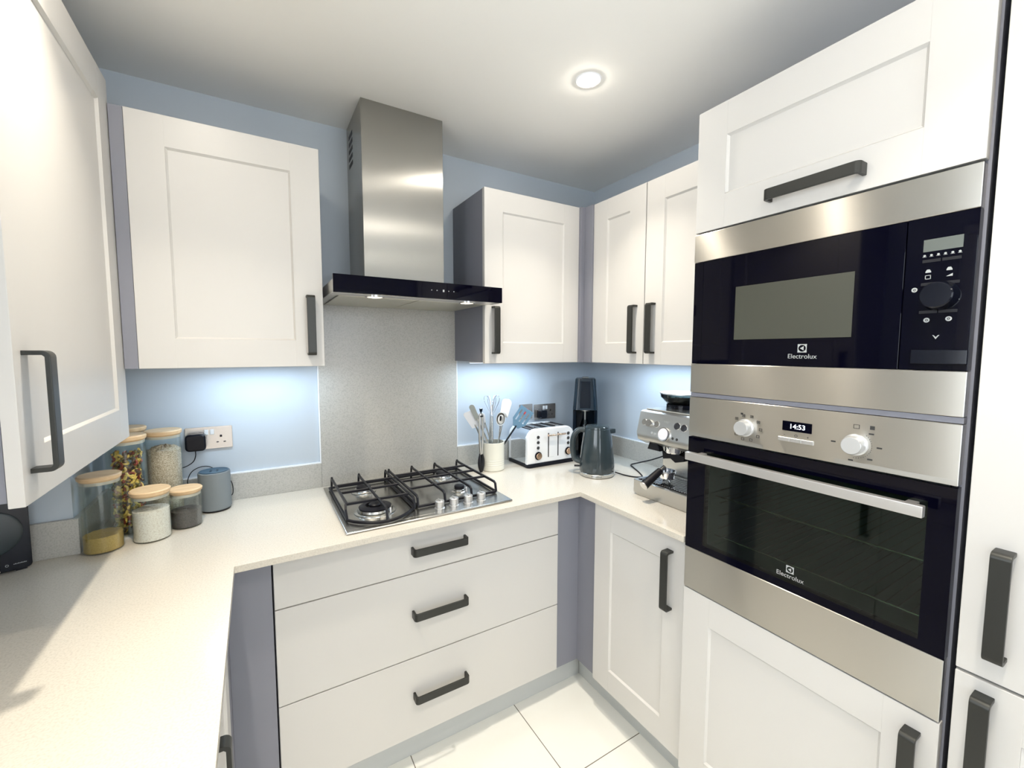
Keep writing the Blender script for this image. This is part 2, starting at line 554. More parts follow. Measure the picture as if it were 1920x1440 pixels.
# plinths
struct('baseboard_back', G().box(-1.86, -0.5046, -0.5200, -0.502, FL, ZP, 0.001), M['plinth'], 'pale grey plinth under the three drawers', 'plinth')
struct('baseboard_right', G().box(-0.5046, -0.4866, -2.32, -0.5200, FL, ZP, 0.001), M['plinth'], 'pale grey plinth under the cupboards on the right', 'plinth')
struct('baseboard_left', G().box(-1.88, -1.862, -2.6, -0.5200, FL, ZP, 0.001), M['plinth'], 'pale grey plinth under the left cupboards', 'plinth')

# ------------------------------------------------------------------ worktop, upstand, splashback
g = G()
th = 0.020
poly = [(XL + 0.001, -2.60), (-1.7777, -2.60), (-1.7777, -0.6182), (-0.5924, -0.6182), (-0.5924, -1.1095), (-0.001, -1.1095), (-0.001, -0.001), (XL + 0.001, -0.001)]
g.prism(poly, ((0, 0, ZT - th), (1, 0, 0), (0, 1, 0), (0, 0, 1)), th, 0.0015, 2)
tag(obj('worktop', g, M['quartz']), 'U-shaped pale speckled stone worktop with a thin front edge', 'worktop')
UZ = 0.9285
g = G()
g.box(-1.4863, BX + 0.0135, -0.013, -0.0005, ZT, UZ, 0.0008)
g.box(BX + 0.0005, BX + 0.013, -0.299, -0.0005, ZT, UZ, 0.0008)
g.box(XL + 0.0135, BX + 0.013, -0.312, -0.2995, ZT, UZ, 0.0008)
tag(obj('upstand', g, M['quartz_shaded']), 'low stone upstand along the wall behind the jars and grey speaker', 'upstand')
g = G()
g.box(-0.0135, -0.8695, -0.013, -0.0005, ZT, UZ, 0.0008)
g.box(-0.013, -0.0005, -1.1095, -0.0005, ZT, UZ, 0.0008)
tag(obj('upstand', g, M['quartz_shaded']), 'low stone upstand behind the toaster, kettle and coffee machine', 'upstand')
tag(obj('upstand', G().box(XL + 0.0005, XL + 0.013, -2.6, -0.3125, ZT, UZ, 0.0008), M['quartz_shaded']), 'low stone upstand along the left wall', 'upstand')
tag(obj('splashback', G().box(-1.4858, -0.8700, -0.0135, -0.0005, ZT, 1.60, 0.0008), M['quartz_shaded']), 'tall speckled stone splashback panel between hob and cooker hood', 'splashback')
g = G()
g.box(-1.4908, -1.4862, -0.0125, -0.0003, UZ, 1.60).box(-1.4862, BX + 0.0135, -0.0105, -0.0003, UZ, UZ + 0.004)
tag(obj('trim_1', g, M['trim']), 'white sealant line beside the splashback above the left upstand', 'trim', None, 'structure')
g = G()
g.box(-0.8696, -0.8655, -0.0125, -0.0003, UZ, 1.60).box(-0.8655, -0.0135, -0.0105, -0.0003, UZ, UZ + 0.004).box(-0.0105, -0.0003, -1.1095, -0.0105, UZ, UZ + 0.004)
tag(obj('trim_2', g, M['trim']), 'white sealant line beside the splashback above the right upstand', 'trim', None, 'structure')

# ------------------------------------------------------------------ wall cupboards
AX0, AX1 = -1.9968, -1.5017
r, loc = cabinet('wall_cupboard', 'white shaker wall cupboard left of the cooker hood', 'cupboard', '-y', YA, AX0 + 0.002, AX1 - 0.002, Z0 + 0.006, Z1, 0.328)
door(r, loc, '-y', YA, AX0, AX1, Z0, Z1, (-1.5424, 1.484, True))
BX0, BX1 = -0.8792, -0.3783
r, loc = cabinet('wall_cupboard', 'white shaker wall cupboard right of the cooker hood', 'cupboard', '-y', YA, BX0 + 0.002, BX1 - 0.002, Z0 + 0.006, Z1, 0.328)
door(r, loc, '-y', YA, BX0, BX1, Z0, Z1, (-0.8345, 1.4865, True))
r, loc = cabinet('wall_cupboard', 'white two-door shaker wall cupboard above the kettle and coffee machine', 'cupboard', '-x', XC, -1.105, -0.3990, Z0 + 0.006, Z1, 0.343)
door(r, loc, '-x', XC, -0.7045, -0.3968, Z0, Z1, (-0.6587, 1.4895, True))
door(r, loc, '-x', XC, -1.107, -0.7085, Z0, Z1, (-0.7525, 1.4895, True))
r, loc = cabinet('wall_cupboard', 'tall white shaker wall cupboard on the left wall above the jars', 'cupboard', '+x', -2.03, -0.970, -0.3165, 1.158, 2.133, 0.338)
door(r, loc, '+x', -2.03, -0.977, -0.3162, 1.150, 2.133, (-0.9395, 1.298, True))

# corner filler panels
g = G()
g.box(-2.0285, -1.9975, -0.329, -0.311, Z0, Z1, 0.0006)
tag(obj('filler_panel', g, M['carcass']), 'narrow grey filler strip between the two left wall cupboards', 'filler panel')
g = G()
g.box(-0.3775, -0.337, -0.345, -0.327, Z0, Z1, 0.0006).box(-0.355, -0.337, -0.3962, -0.3452, Z0, Z1, 0.0006)
tag(obj('filler_panel', g, M['carcass']), 'lavender grey corner filler between the two right wall cupboards', 'filler panel')
g = G()
g.box(-1.8015, -1.6925, -0.566, -0.548, ZP + 0.0005, ZT - th - 0.001, 0.0006).box(-1.8195, -1.8015, -0.657, -0.548, ZP + 0.0005, ZT - th - 0.001, 0.0006)
tag(obj('filler_panel', g, M['carcass']), 'lavender grey filler left of the three drawers under the worktop', 'filler panel')
g = G()
g.box(-0.6655, -0.556, -0.566, -0.548, ZP + 0.0005, ZT - th - 0.001, 0.0006).box(-0.556, -0.538, -0.681, -0.548, ZP + 0.0005, ZT - th - 0.001, 0.0006)
tag(obj('filler_panel', g, M['carcass']), 'lavender grey corner filler right of the three drawers under the worktop', 'filler panel')

# ------------------------------------------------------------------ base units
YD = -0.5708
r, loc = cabinet('drawer_unit', 'wide white unit of three flat drawers under the hob', 'drawer unit', '-y', YD, -1.6895, -0.6685, ZP, ZT - th - 0.001, 0.55)
for k, (za, zb, hz) in enumerate(((0.6485, 0.7985, 0.729), (0.3495, 0.6455, 0.506), (ZP, 0.3465, 0.211))):
    door(r, loc, '-y', YD, -1.6883, -0.6677, za, zb, (-1.1842, hz, False), 'slab', 'drawer')
r, loc = cabinet('base_cupboard', 'white shaker base cupboard between the drawers and the oven', 'cupboard', '-x', -0.571, -1.1095, -0.682, ZP, ZT - th - 0.001, 0.55)
door(r, loc, '-x', -0.571, -1.108, -0.684, ZP + 0.002, 0.7985, (-1.0455, 0.654, True))
r, loc = cabinet('base_cupboard', 'white base cupboard below the left worktop beside the grey filler', 'cupboard', '+x', -1.8, -1.198, -0.658, ZP, ZT - th - 0.001, 0.55)
door(r, loc, '+x', -1.8, -1.198, -0.6600, ZP + 0.002, 0.7985, (-1.150, 0.672, True))
r, loc = cabinet('base_cupboard', 'white base cupboard at the near end of the left worktop', 'cupboard', '+x', -1.8, -2.6, -1.2015, ZP, ZT - th - 0.001, 0.55)
door(r, loc, '+x', -1.8, -1.898, -1.2015, ZP + 0.002, 0.7985, (-1.85, 0.672, True))
door(r, loc, '+x', -1.8, -2.6, -1.9015, ZP + 0.002, 0.7985, (-1.95, 0.672, True))

# ------------------------------------------------------------------ tall oven housing
YE, YW = -1.1124, -1.7000
am = (YE + YW) / 2
loc = (-0.28, am, ZP)
r = thing('oven_housing', 'tall white housing unit holding the microwave and oven', 'cupboard', loc)
g = G()
g.box(-0.002, XD + 0.0225, YE - 0.018, YE, ZP, Z1).box(-0.002, XD + 0.0225, YW, YW + 0.018, ZP, Z1)
for zz in (ZP, 0.655, 1.2655, 1.737, Z1 - 0.018):
    g.box(-0.002, XD + 0.0225, YW + 0.018, YE - 0.018, zz, zz + (0.0165 if zz not in (1.2655,) else 0.010))
g.box(-0.002, -0.010, YW + 0.018, YE - 0.018, ZP, Z1)
obj('carcass', g, M['carcass'], r, loc)
hou, hloc = r, loc
door(r, loc, '-x', XD, YW + 0.003, YE - 0.001, 1.7400, Z1 + 0.006, (-1.4225, 1.782, False), rl=0.090)
door(r, loc, '-x', XD, YW + 0.003, YE - 0.001, ZP + 0.002, 0.6700, (-1.659, 0.533, True))
loc = (-0.28, -2.01, ZP)
r, loc = cabinet('larder_unit', 'tall white unit with two doors right of the oven', 'cupboard', '-x', XD, -2.31, -1.7085, ZP, Z1, 0.586)
door(r, loc, '-x', XD, -2.31, -1.7115, 0.8025, Z1 + 0.006, (-1.7615, 0.950, True))
door(r, loc, '-x', XD, -2.31, -1.7115, ZP + 0.002, 0.7965, (-1.7515, 0.674, True))

# ------------------------------------------------------------------ text helper orientation
RX = (PI / 2, 0, -PI / 2)     # text on a face that looks towards -x
RY = (PI / 2, 0, 0)           # text on a face that looks towards -y


def fx(g, x, ya, yb, za, zb, t=0.0006, bev=0.0):
    return g.box(x, x - t, ya, yb, za, zb, bev)


def logo(parent, loc, yc, zc, x, m, s=0.019):
    """square emblem with a disc cut by a wedge, and the wordmark below"""
    g = G()
    n = 28
    pts = [(yc + s / 2 * a, zc + s / 2 * b_) for a, b_ in ((1, -1), (-1, -1), (-1, 1), (1, 1))]
    R = s * 0.40
    fx(g, x, yc + s / 2, yc - s / 2, zc + R, zc + s / 2)
    fx(g, x, yc + s / 2, yc - s / 2, zc - s / 2, zc - R)
    b = bmesh.new()
    # corners between the square and the ring
    for sy in (1, -1):
        for k in range(n):
            a0 = -PI / 2 + PI * k / n; a1 = -PI / 2 + PI * (k + 1) / n
            q = [(yc + sy * s / 2, zc + R * math.sin(a0)), (yc + sy * s / 2, zc + R * math.sin(a1)), (yc + sy * R * math.cos(a1), zc + R * math.sin(a1)), (yc + sy * R * math.cos(a0), zc + R * math.sin(a0))]
            b.faces.new([b.verts.new((x - 0.0006, p[0], p[1])) for p in q])
    # wedge: pointed to the left, two light quadrants
    for tri in (((0.62, 0), (-0.42, 0.66), (-0.42, -0.66)), ):
        b.faces.new([b.verts.new((x - 0.0006, yc + R * p[0], zc + R * p[1])) for p in tri])
    g._take(b)
    obj('emblem', g, m, parent, loc)
    text('lettering', 'Electrolux', 0.0155, (x - 0.0005 - loc[0], yc - loc[1], zc - s * 0.98 - loc[2]), RX, m, parent)


# ------------------------------------------------------------------ microwave
yl, yr = YE - 0.0008, YW + 0.0045          # left / right edges seen from the room
r = thing('microwave', 'built-in black glass and steel microwave above the oven', 'microwave', (XD, am, 1.2760))
loc = tuple(r.location)
g = G()
g.box(XD + 0.024, XD + 0.40, YE - 0.02, YW + 0.02, 1.2765, 1.733)
obj('body', g, M['black'], r, loc)
g = G()
g.box(XD + 0.0225, XD - 0.001, yl, yr, 1.6564, 1.7350, 0.001)
obj('trim_panel', g, M['steelH'], r, loc)
g = G()
g.box(XD + 0.0225, XD - 0.001, yl, yr, 1.2765, 1.3615, 0.001)
obj('trim_panel', g, M['steelH'], r, loc)
YDR = -1.5950
g = G()
g.box(XD + 0.0225, XD + 0.002, yl, yl - 0.030, 1.3622, 1.6557, 0.0006)
obj('side_panel', g, M['blackglass'], r, loc)
g = G()
g.box(XD + 0.0225, XD, yl - 0.031, YDR, 1.3622, 1.6557, 0.001)
d = obj('door', g, M['blackglass'], r, loc)
obj('window', G().box(XD + 0.001, XD - 0.0006, -1.2440, -1.5125, 1.4300, 1.5715), M['mwwin'], d, loc)
logo(d, loc, -1.4157, 1.4058, XD, M['white_print'], 0.020)
g = G()
g.box(XD + 0.0225, XD, YDR - 0.0012, yr, 1.3622, 1.6557, 0.001)
cp = obj('control_panel', g, M['blackglass'], r, loc)
obj('display', fx(G(), XD, -1.6220, -1.6770, 1.5900, 1.6130), M['lcd'], cp, loc)
g = G().lathe([(0, 0), (0.028, 0), (0.026, 0.010), (0.024, 0.024), (0.022, 0.026), (0, 0.026)], (XD, -1.6505, 1.5040), 36, Matrix.Rotation(-PI / 2, 4, 'Y'))
obj('knob', g, M['blackgloss'], cp, loc)
g = G().box(XD + 0.001, XD - 0.006, -1.6150, -1.6950, 1.3740, 1.4020, 0.002, 2)
obj('open_button', g, M['blackgloss'], cp, loc)
g = G()
for i in range(6):    # small food symbols under the display
    y = -1.6245 - i * 0.0098
    g.lathe([(0, 0), (0.0020, 0), (0.0020, 0.0005), (0, 0.0005)], (XD, y, 1.5830), 10, Matrix.Rotation(-PI / 2, 4, 'Y'))
    fx(g, XD, y + 0.0028, y - 0.0028, 1.5802, 1.5808)
def frame(g, yc, zc, w, h, t=0.0011, x=XD):
    fx(g, x, yc + w / 2, yc - w / 2, zc + h / 2 - t, zc + h / 2); fx(g, x, yc + w / 2, yc - w / 2, zc - h / 2, zc - h / 2 + t)
    fx(g, x, yc + w / 2, yc + w / 2 - t, zc - h / 2, zc + h / 2); fx(g, x, yc - w / 2, yc - w / 2 + t, zc - h / 2, zc + h / 2)
frame(g, -1.6315, 1.5415, 0.0085, 0.008)
for y, z in ((-1.6315, 1.5530), (-1.6610, 1.5535)):
    g.prism([(-0.004, 0), (0.004, 0), (0.004, 0.002), (0.002, 0.006), (-0.002, 0.006), (-0.004, 0.002)], ((XD, y, z - 0.003), (0, -1, 0), (0, 0, 1), (-1, 0, 0)), 0.0006)
g.prism([(-0.004, 0), (0.005, 0), (0.005, 0.005)], ((XD, -1.6610, 1.5395), (0, -1, 0), (0, 0, 1), (-1, 0, 0)), 0.0006)
for y, z in ((-1.6130, 1.5190), (-1.6340, 1.4590), (-1.6650, 1.4600)):
    g.lathe([(0.0022, 0), (0.0046, 0), (0.0046, 0.0006), (0.0022, 0.0006)], (XD, y, z), 14, Matrix.Rotation(-PI / 2, 4, 'Y'), closed=True)
    g.lathe([(0, 0), (0.0012, 0), (0.0012, 0.0006), (0, 0.0006)], (XD, y, z), 8, Matrix.Rotation(-PI / 2, 4, 'Y'))
fx(g, XD, -1.6245, -1.6285, 1.4935, 1.4945)
fx(g, XD, -1.6735, -1.6775, 1.4945, 1.4955); fx(g, XD, -1.6750, -1.6760, 1.4930, 1.4970)
g.prism([(-0.005, 0.003), (-0.003, 0.0025), (0, -0.001), (0.003, 0.0025), (0.005, 0.003), (0, -0.005)], ((XD, -1.6490, 1.4270), (0, -1, 0), (0, 0, 1), (-1, 0, 0)), 0.0006)
obj('symbols', g, M['white_print'], cp, loc)
for z in (1.5695, 1.5255, 1.4720):
    for ya in (-1.6220, -1.6500):
        obj('key', fx(G(), XD, ya, ya - 0.0260, z, z + 0.0055), M['black'], cp, loc)

obj('shelf_edge', G().box(XD + 0.003, XD + 0.03, YE - 0.0008, YW + 0.0045, 1.2640, 1.2753), M['carcass'], hou, hloc)
# ------------------------------------------------------------------ oven
r = thing('oven', 'built-in steel and black glass oven with clock display and bar handle', 'oven', (XD, am, 0.6730))
loc = tuple(r.location)
OZ1, OZT, OZ2, OZ3 = 0.6735, 1.2625, 1.1452, 0.8015
g = G()          # cavity shell
x0, x1 = XD + 0.024, XD + 0.44
g.box(x0, x1, YE - 0.020, YE - 0.060, OZ1 + 0.02, OZT - 0.01).box(x0, x1, YW + 0.020, YW + 0.045, OZ1 + 0.02, OZT - 0.01)
g.box(x0, x1, YE - 0.060, YW + 0.045, OZ1 + 0.02, 0.822).box(x0, x1, YE - 0.060, YW + 0.045, 1.135, OZT - 0.01)
g.box(x1 - 0.02, x1, YE - 0.060, YW + 0.045, 0.822, 1.135)
obj('cavity', g, M['cavity'], r, loc)
g = G()
for z in (0.965, 0.845):
    for k in range(2):
        x = x0 + 0.03 + k * 0.33
        g.rod((x, YE - 0.062, z), (x, YW + 0.047, z), 0.0024, n=8)
    for k in range(22):
        y = YE - 0.085 - k * 0.0215
        g.rod((x0 + 0.03, y, z), (x0 + 0.36, y, z), 0.0014, n=6)
obj('rack', g, M['wire'], r, loc)
g = G()
for z in (0.86, 0.90, 0.94, 0.98, 1.02, 1.06):
    for yy in (YE - 0.063, YW + 0.048):
        obj('shelf_runner', G().rod((x0 + 0.05, yy, z), (x0 + 0.34, yy, z), 0.0022, n=8), M['wire'], r, loc)
g = G()
g.box(XD + 0.0225, XD - 0.001, yl, yr, OZ2 + 0.0005, OZT, 0.001)
cpn = obj('control_panel', g, M['steelH'], r, loc)
# door: black glass frame, tinted window, steel lower band
g = G()
for a, b_, c, dd in ((yl, yl - 0.058, OZ3, OZ2 - 0.004), (-1.6560, yr, OZ3, OZ2 - 0.004), (yl - 0.058, -1.6560, 1.106, OZ2 - 0.004), (yl - 0.058, -1.6560, OZ3, 0.822)):
    g.box(XD + 0.0225, XD, a, b_, c, dd)
d = obj('door', g, M['blackglass'], r, loc)
obj('window', G().box(XD + 0.006, XD + 0.0002, yl - 0.058, -1.6560, 0.822, 1.106), M['oglass'], d, loc)
obj('lower_band', G().box(XD + 0.0225, XD - 0.001, yl, yr, OZ1, OZ3 - 0.0006, 0.001), M['steelH'], d, loc)
g = G()
g.box(XD - 0.036, XD - 0.052, -1.140, -1.6625, 1.0830, 1.1060, 0.002, 2)
for y in (-1.168, -1.635):
    g.box(XD, XD - 0.037, y - 0.009, y + 0.009, 1.088, 1.101, 0.001)
obj('handle', g, M['alu'], d, loc)
logo(d, loc, -1.4144, 0.8570, XD, M['white_print'], 0.018)
def oven_knob(y, z):
    g = G().lathe([(0, 0), (0.0235, 0), (0.0235, 0.004), (0.0205, 0.0055), (0.0195, 0.022), (0.0180, 0.0245), (0, 0.0245)], (XD - 0.001, y, z), 40, Matrix.Rotation(-PI / 2, 4, 'Y'))
    obj('knob', g, M['knob'], cpn, loc)
oven_knob(-1.2870, 1.1945)
oven_knob(-1.5330, 1.1950)
obj('display', G().box(XD, XD - 0.0022, -1.3805, -1.4465, 1.2035, 1.2275, 0.0006), M['blackglass'], cpn, loc)
text('digits', '14:53', 0.0165, (XD - 0.0028 - loc[0], -1.4150 - loc[1], 1.2152 - loc[2]), RX, M['digits'], cpn)
g = G()
for k in range(3):
    g.box(XD, XD - 0.0045, -1.3730 - k * 0.0265, -1.3990 - k * 0.0265, 1.1775, 1.1870, 0.0006)
obj('button', g, M['alu'], cpn, loc)
X2 = XD - 0.001
g = G()
for k in range(9):
    a = math.radians(140 - k * 35)
    frame(g, -1.2905 - 0.037 * math.cos(a), 1.1950 + 0.033 * math.sin(a), 0.0078, 0.0068, 0.0009, X2)
    if k < 4:
        fx(g, X2, -1.2905 - 0.037 * math.cos(a) + 0.001, -1.2905 - 0.037 * math.cos(a) - 0.001, 1.1950 + 0.033 * math.sin(a) - 0.002, 1.1950 + 0.033 * math.sin(a) + 0.002)
fx(g, X2, -1.2730, -1.2790, 1.2285, 1.2335)
frame(g, -1.5330, 1.2350, 0.011, 0.009, 0.0009, X2)
fx(g, X2, -1.5570, -1.5650, 1.2320, 1.2400)
for a in (50, 0, -50, -100, -180):
    t = math.radians(a)
    y, z = -1.5330 - 0.042 * math.cos(t), 1.1950 + 0.036 * math.sin(t)
    fx(g, X2, y + 0.0045, y - 0.0045, z - 0.0016, z + 0.0016)
for k in range(17):
    t = math.radians(50 - k * 9)
    fx(g, X2, -1.5330 - 0.029 * math.cos(t) + 0.0006, -1.5330 - 0.029 * math.cos(t) - 0.0006, 1.1950 + 0.029 * math.sin(t) - 0.0006, 1.1950 + 0.029 * math.sin(t) + 0.0006)
fx(g, X2, -1.3840, -1.3880, 1.1925, 1.1933)
g.lathe([(0.0026, 0), (0.0034, 0), (0.0034, 0.0006), (0.0026, 0.0006)], (X2, -1.4125, 1.1935), 16, Matrix.Rotation(-PI / 2, 4, 'Y'), closed=True)
fx(g, X2, -1.4365, -1.4405, 1.1930, 1.1938); fx(g, X2, -1.4381, -1.4389, 1.1914, 1.1954)
obj('symbols', g, M['mark'], cpn, loc)
for ya, yb in ((yl - 0.002, -1.3350), (-1.4950, yr + 0.002)):
    obj('vent_strip', fx(G(), X2, ya, yb, OZ2 + 0.0015, OZ2 + 0.0115, 0.0004), M['steelS'], cpn, loc)

# ------------------------------------------------------------------ cooker hood
r = thing('cooker_hood', 'steel chimney cooker hood with black glass front over the hob', 'cooker hood', (-1.18, -0.23, 1.5843))
loc = tuple(r.location)
HX0, HX1, HY = -1.4880, -0.8712, -0.465
g = G()
g.box(HX0 + 0.001, HX1 - 0.001, HY + 0.012, -0.0145, 1.590, 1.630, 0.001)
obj('body', g, M['steelS'], r, loc)
g = G().box(HX0, HX1, HY, HY + 0.010, 1.5858, 1.6440, 0.0008)
fp = obj('front_panel', g, M['blackglass'], r, loc)
g = G()
g.box(-1.1180, -1.1120, HY - 0.0004, HY, 1.6110, 1.6190)
for dx in (-0.045, -0.025, 0.02, 0.04):
    g.cyl((-1.115 + dx, HY, 1.6150), 0.0018, 0.0004, '-y', 10)
obj('touch_keys', g, M['white_print'], fp, loc)
g = G()
for k in range(2):
    xa = HX0 + 0.03 + k * 0.281
    g.box(xa, xa + 0.277, -0.375, -0.030, 1.5855, 1.5900, 0.001)
obj('filter', g, M['grille'], r, loc)
g = G().box(HX0 + 0.002, HX1 - 0.002, HY + 0.011, -0.378, 1.5857, 1.5900, 0.0005)
obj('lower_rim', g, M['alu'], r, loc)
for x in (-1.345, -0.995):
    g = G().lathe([(0, -0.001), (0.026, -0.001), (0.026, 0), (0, 0)], (x, -0.405, 1.5857), 28)
    hl = obj('lamp_lens', g, M['hoodlamp'], r, loc)
    g = G().lathe([(0.026, -0.003), (0.032, -0.003), (0.032, 0), (0.026, 0)], (x, -0.405, 1.5857), 28, closed=True)
    obj('lamp_ring', g, M['chrome'], hl, loc)
    l = bpy.data.lights.new('hood_light', 'SPOT')
    l.energy = 3.0; l.color = (1, 0.8, 0.5); l.spot_size = math.radians(75); l.spot_blend = 0.9; l.shadow_soft_size = 0.02
    lo = bpy.data.objects.new('hood_light', l); COL.objects.link(lo); lo.parent = r
    lo.location = (x - loc[0], -0.405 - loc[1], 1.580 - loc[2]); lo.rotation_euler = (math.radians(22), 0, 0)
g = G()
cx0, cx1, cyf = -1.3488, -1.0343, -0.2713
g.box(cx0, cx1, cyf, -0.0008, 1.630, H - 0.0005, 0.001)
ch = obj('chimney', g, M['steelV'], r, loc)
g = G()
for k in range(5):
    g.box(cx0 - 0.0006, cx0 + 0.001, -0.115, -0.045, 2.135 + k * 0.028, 2.151 + k * 0.028)
obj('air_slot', g, M['black'], ch, loc)

# ------------------------------------------------------------------ hob
r = thing('hob', 'four-burner steel gas hob set in the worktop', 'hob', (-1.187, -0.312, ZT))
loc = tuple(r.location)
g = G()
hx0, hx1, hy0, hy1 = -1.4870, -0.8865, -0.5710, -0.0520
g.prism([(hx0, hy0), (hx1, hy0), (hx1, hy1), (hx0, hy1)], ((0, 0, ZT + 0.0003), (1, 0, 0), (0, 1, 0), (0, 0, 1)), 0.008, 0.004, 3)
g.box(hx0 + 0.02, hx1 - 0.02, hy0 + 0.02, hy1 - 0.02, ZT + 0.007, ZT + 0.0085, 0.001)
obj('hotplate', g, M['steelHob'], r, loc)
ZH = ZT + 0.0084
def burner(x, y, R, wok=False):
    g = G()
    g.lathe([(R * 1.32, 0), (R * 1.30, 0.003), (R * 1.0, 0.006), (R * 0.96, 0.012), (R * 0.90, 0.013), (0, 0.013)], (x, y, ZH), 40)
    b = obj('burner', g, M['steel'], r, loc)
    g = G()
    if wok:
        g.lathe([(R * 0.92, 0.013), (R * 1.02, 0.017), (R * 1.02, 0.019), (R * 0.60, 0.024), (R * 0.58, 0.016), (R * 0.92, 0.013)], (x, y, ZH), 40)
        g.lathe([(0, 0.013), (R * 0.36, 0.013), (R * 0.40, 0.026), (R * 0.34, 0.029), (0, 0.029)], (x, y, ZH), 32)
    else:
        g.lathe([(0, 0.012), (R * 0.72, 0.012), (R * 0.80, 0.020), (R * 0.74, 0.0245), (0, 0.026)], (x, y, ZH), 36)
    obj('burner_cap', g, M['iron'], b, loc)
    if wok:
        g = G().lathe([(R * 1.05, 0.006), (R * 1.12, 0.008), (R * 1.06, 0.015), (R * 0.95, 0.016), (R * 0.95, 0.008)], (x, y, ZH), 40)
        obj('burner_ring', g, M['steel'], b, loc)
    g = G().rod((x + R * 0.75, y - R * 0.95, ZH), (x + R * 0.75, y - R * 0.95, ZH + 0.020), 0.003, n=10)
    obj('spark_plug', g, M['whitesil'], b, loc)
burner(-1.365, -0.425, 0.054, True)
burner(-1.355, -0.190, 0.036)
burner(-1.022, -0.380, 0.026)
burner(-1.010, -0.165, 0.036)
for x in (-1.1586, -1.1032, -1.0458, -0.9915):
    g = G().lathe([(0, 0), (0.0185, 0), (0.0185, 0.002), (0.0150, 0.0035), (0.0150, 0.0075), (0.0165, 0.0085), (0.0165, 0.0265), (0.0150, 0.0280), (0, 0.0280)], (x, -0.5150, ZH), 36)
    g.box(x - 0.0022, x + 0.0022, -0.5300, -0.5000, ZH + 0.027, ZH + 0.0315, 0.0006)
    obj('knob', g, M['alu'], r, loc)
def bar(g, pts, w=0.0075, h=0.009):
    """square cast bar through the points (a vertical plane path)"""
    pts = [Vector(p) for p in pts]
    b = bmesh.new()
    rings = []
    for i, p in enumerate(pts):
        d = (pts[min(i + 1, len(pts) - 1)] - pts[max(i - 1, 0)])
        d.normalize()
        side = Vector((d.y, -d.x, 0))
        if side.length < 1e-4:
            q = pts[i - 1] if i else pts[i + 1]
            dd = (p - q); side = Vector((dd.y, -dd.x, 0))
            if side.length < 1e-4: side = Vector((1, 0, 0))
        side.normalize()
        upn = side.cross(d).normalized()
        rings.append([b.verts.new(p + side * a * w / 2 + upn * c * h / 2) for a, c in ((-1, -1), (1, -1), (1, 1), (-1, 1))])
    for s, e in zip(rings, rings[1:]):
        for k in range(4):
            b.faces.new((s[k], s[(k + 1) % 4], e[(k + 1) % 4], e[k]))
    b.faces.new(rings[0][::-1]); b.faces.new(rings[-1])
    bmesh.ops.recalc_face_normals(b, faces=list(b.faces))
    bmesh.ops.bevel(b, geom=list(b.edges), offset=0.0012, segments=1, affect='EDGES')
    g._take(b)
GT = ZT + 0.0540
GB = ZT + 0.0160
def arm(g, x, yb, yf, kink=None):
    """front-to-back bar with a peaked back foot and a sloping front foot"""
    bar(g, [(x, yb + 0.010, GB - 0.007), (x, yb + 0.004, GT - 0.006), (x, yb - 0.002, GT + 0.003), (x, yb - 0.012, GT - 0.001), (x, yb - 0.03, GT - 0.002), (x, yf + 0.014, GT - 0.002), (x, yf + 0.004, GT - 0.007), (x, yf - 0.003, GB)])
def cross(g, y, xa, xb, z=GT - 0.004):
    bar(g, [(xa, y, z), (xb, y, z)])
# left support
g = G()
for x, yf in ((-1.460, -0.300), (-1.3545, -0.5470), (-1.2440, -0.4900)):
    if x == -1.460:
        bar(g, [(x, -0.088, GB - 0.007), (x, -0.094, GT - 0.006), (x, -0.100, GT + 0.003), (x, -0.112, GT - 0.001), (x, -0.43, GT - 0.003)])
    else:
        arm(g, x, -0.098, yf)
cross(g, -0.198, -1.458, -1.246); cross(g, -0.295, -1.458, -1.246); cross(g, -0.4270, -1.462, -1.246)
bar(g, [(-1.4630, -0.4270, GT - 0.004), (-1.4660, -0.4400, GT - 0.02), (-1.4690, -0.4860, GB)])
bar(g, [(-1.469, -0.098, GB), (-1.469, -0.4860, GB)])
bar(g, [(-1.469, -0.098, GB), (-1.240, -0.098, GB)])
arc = [(-1.469 + 0.225 * t, -0.486 - 0.073 * math.sin(PI * min(1, t * 1.02)) ** 0.8 * (1 if t < .5 else 1), GB) for t in [i / 14 for i in range(15)]]
bar(g, arc)
bar(g, [(-1.243, -0.098, GB), (-1.243, -0.4900, GB)])
obj('pan_support', g, M['iron'], r, loc)
g = G()
for x, yf in ((-1.2280, -0.4800), (-1.1260, -0.4850), (-1.0180, -0.4850), (-0.9070, -0.4750)):
    arm(g, x, -0.092, yf)
cross(g, -0.175, -1.229, -0.906); cross(g, -0.268, -1.229, -0.906); cross(g, -0.372, -1.229, -0.906)
bar(g, [(-1.2280, -0.4830, GB), (-0.9070, -0.4780, GB)])
bar(g, [(-1.2280, -0.0900, GB), (-0.9070, -0.0900, GB)])
bar(g, [(-0.9070, -0.0900, GB), (-0.9070, -0.4780, GB)])
bar(g, [(-1.2280, -0.0900, GB), (-1.2280, -0.4830, GB)])
obj('pan_support', g, M['iron'], r, loc)

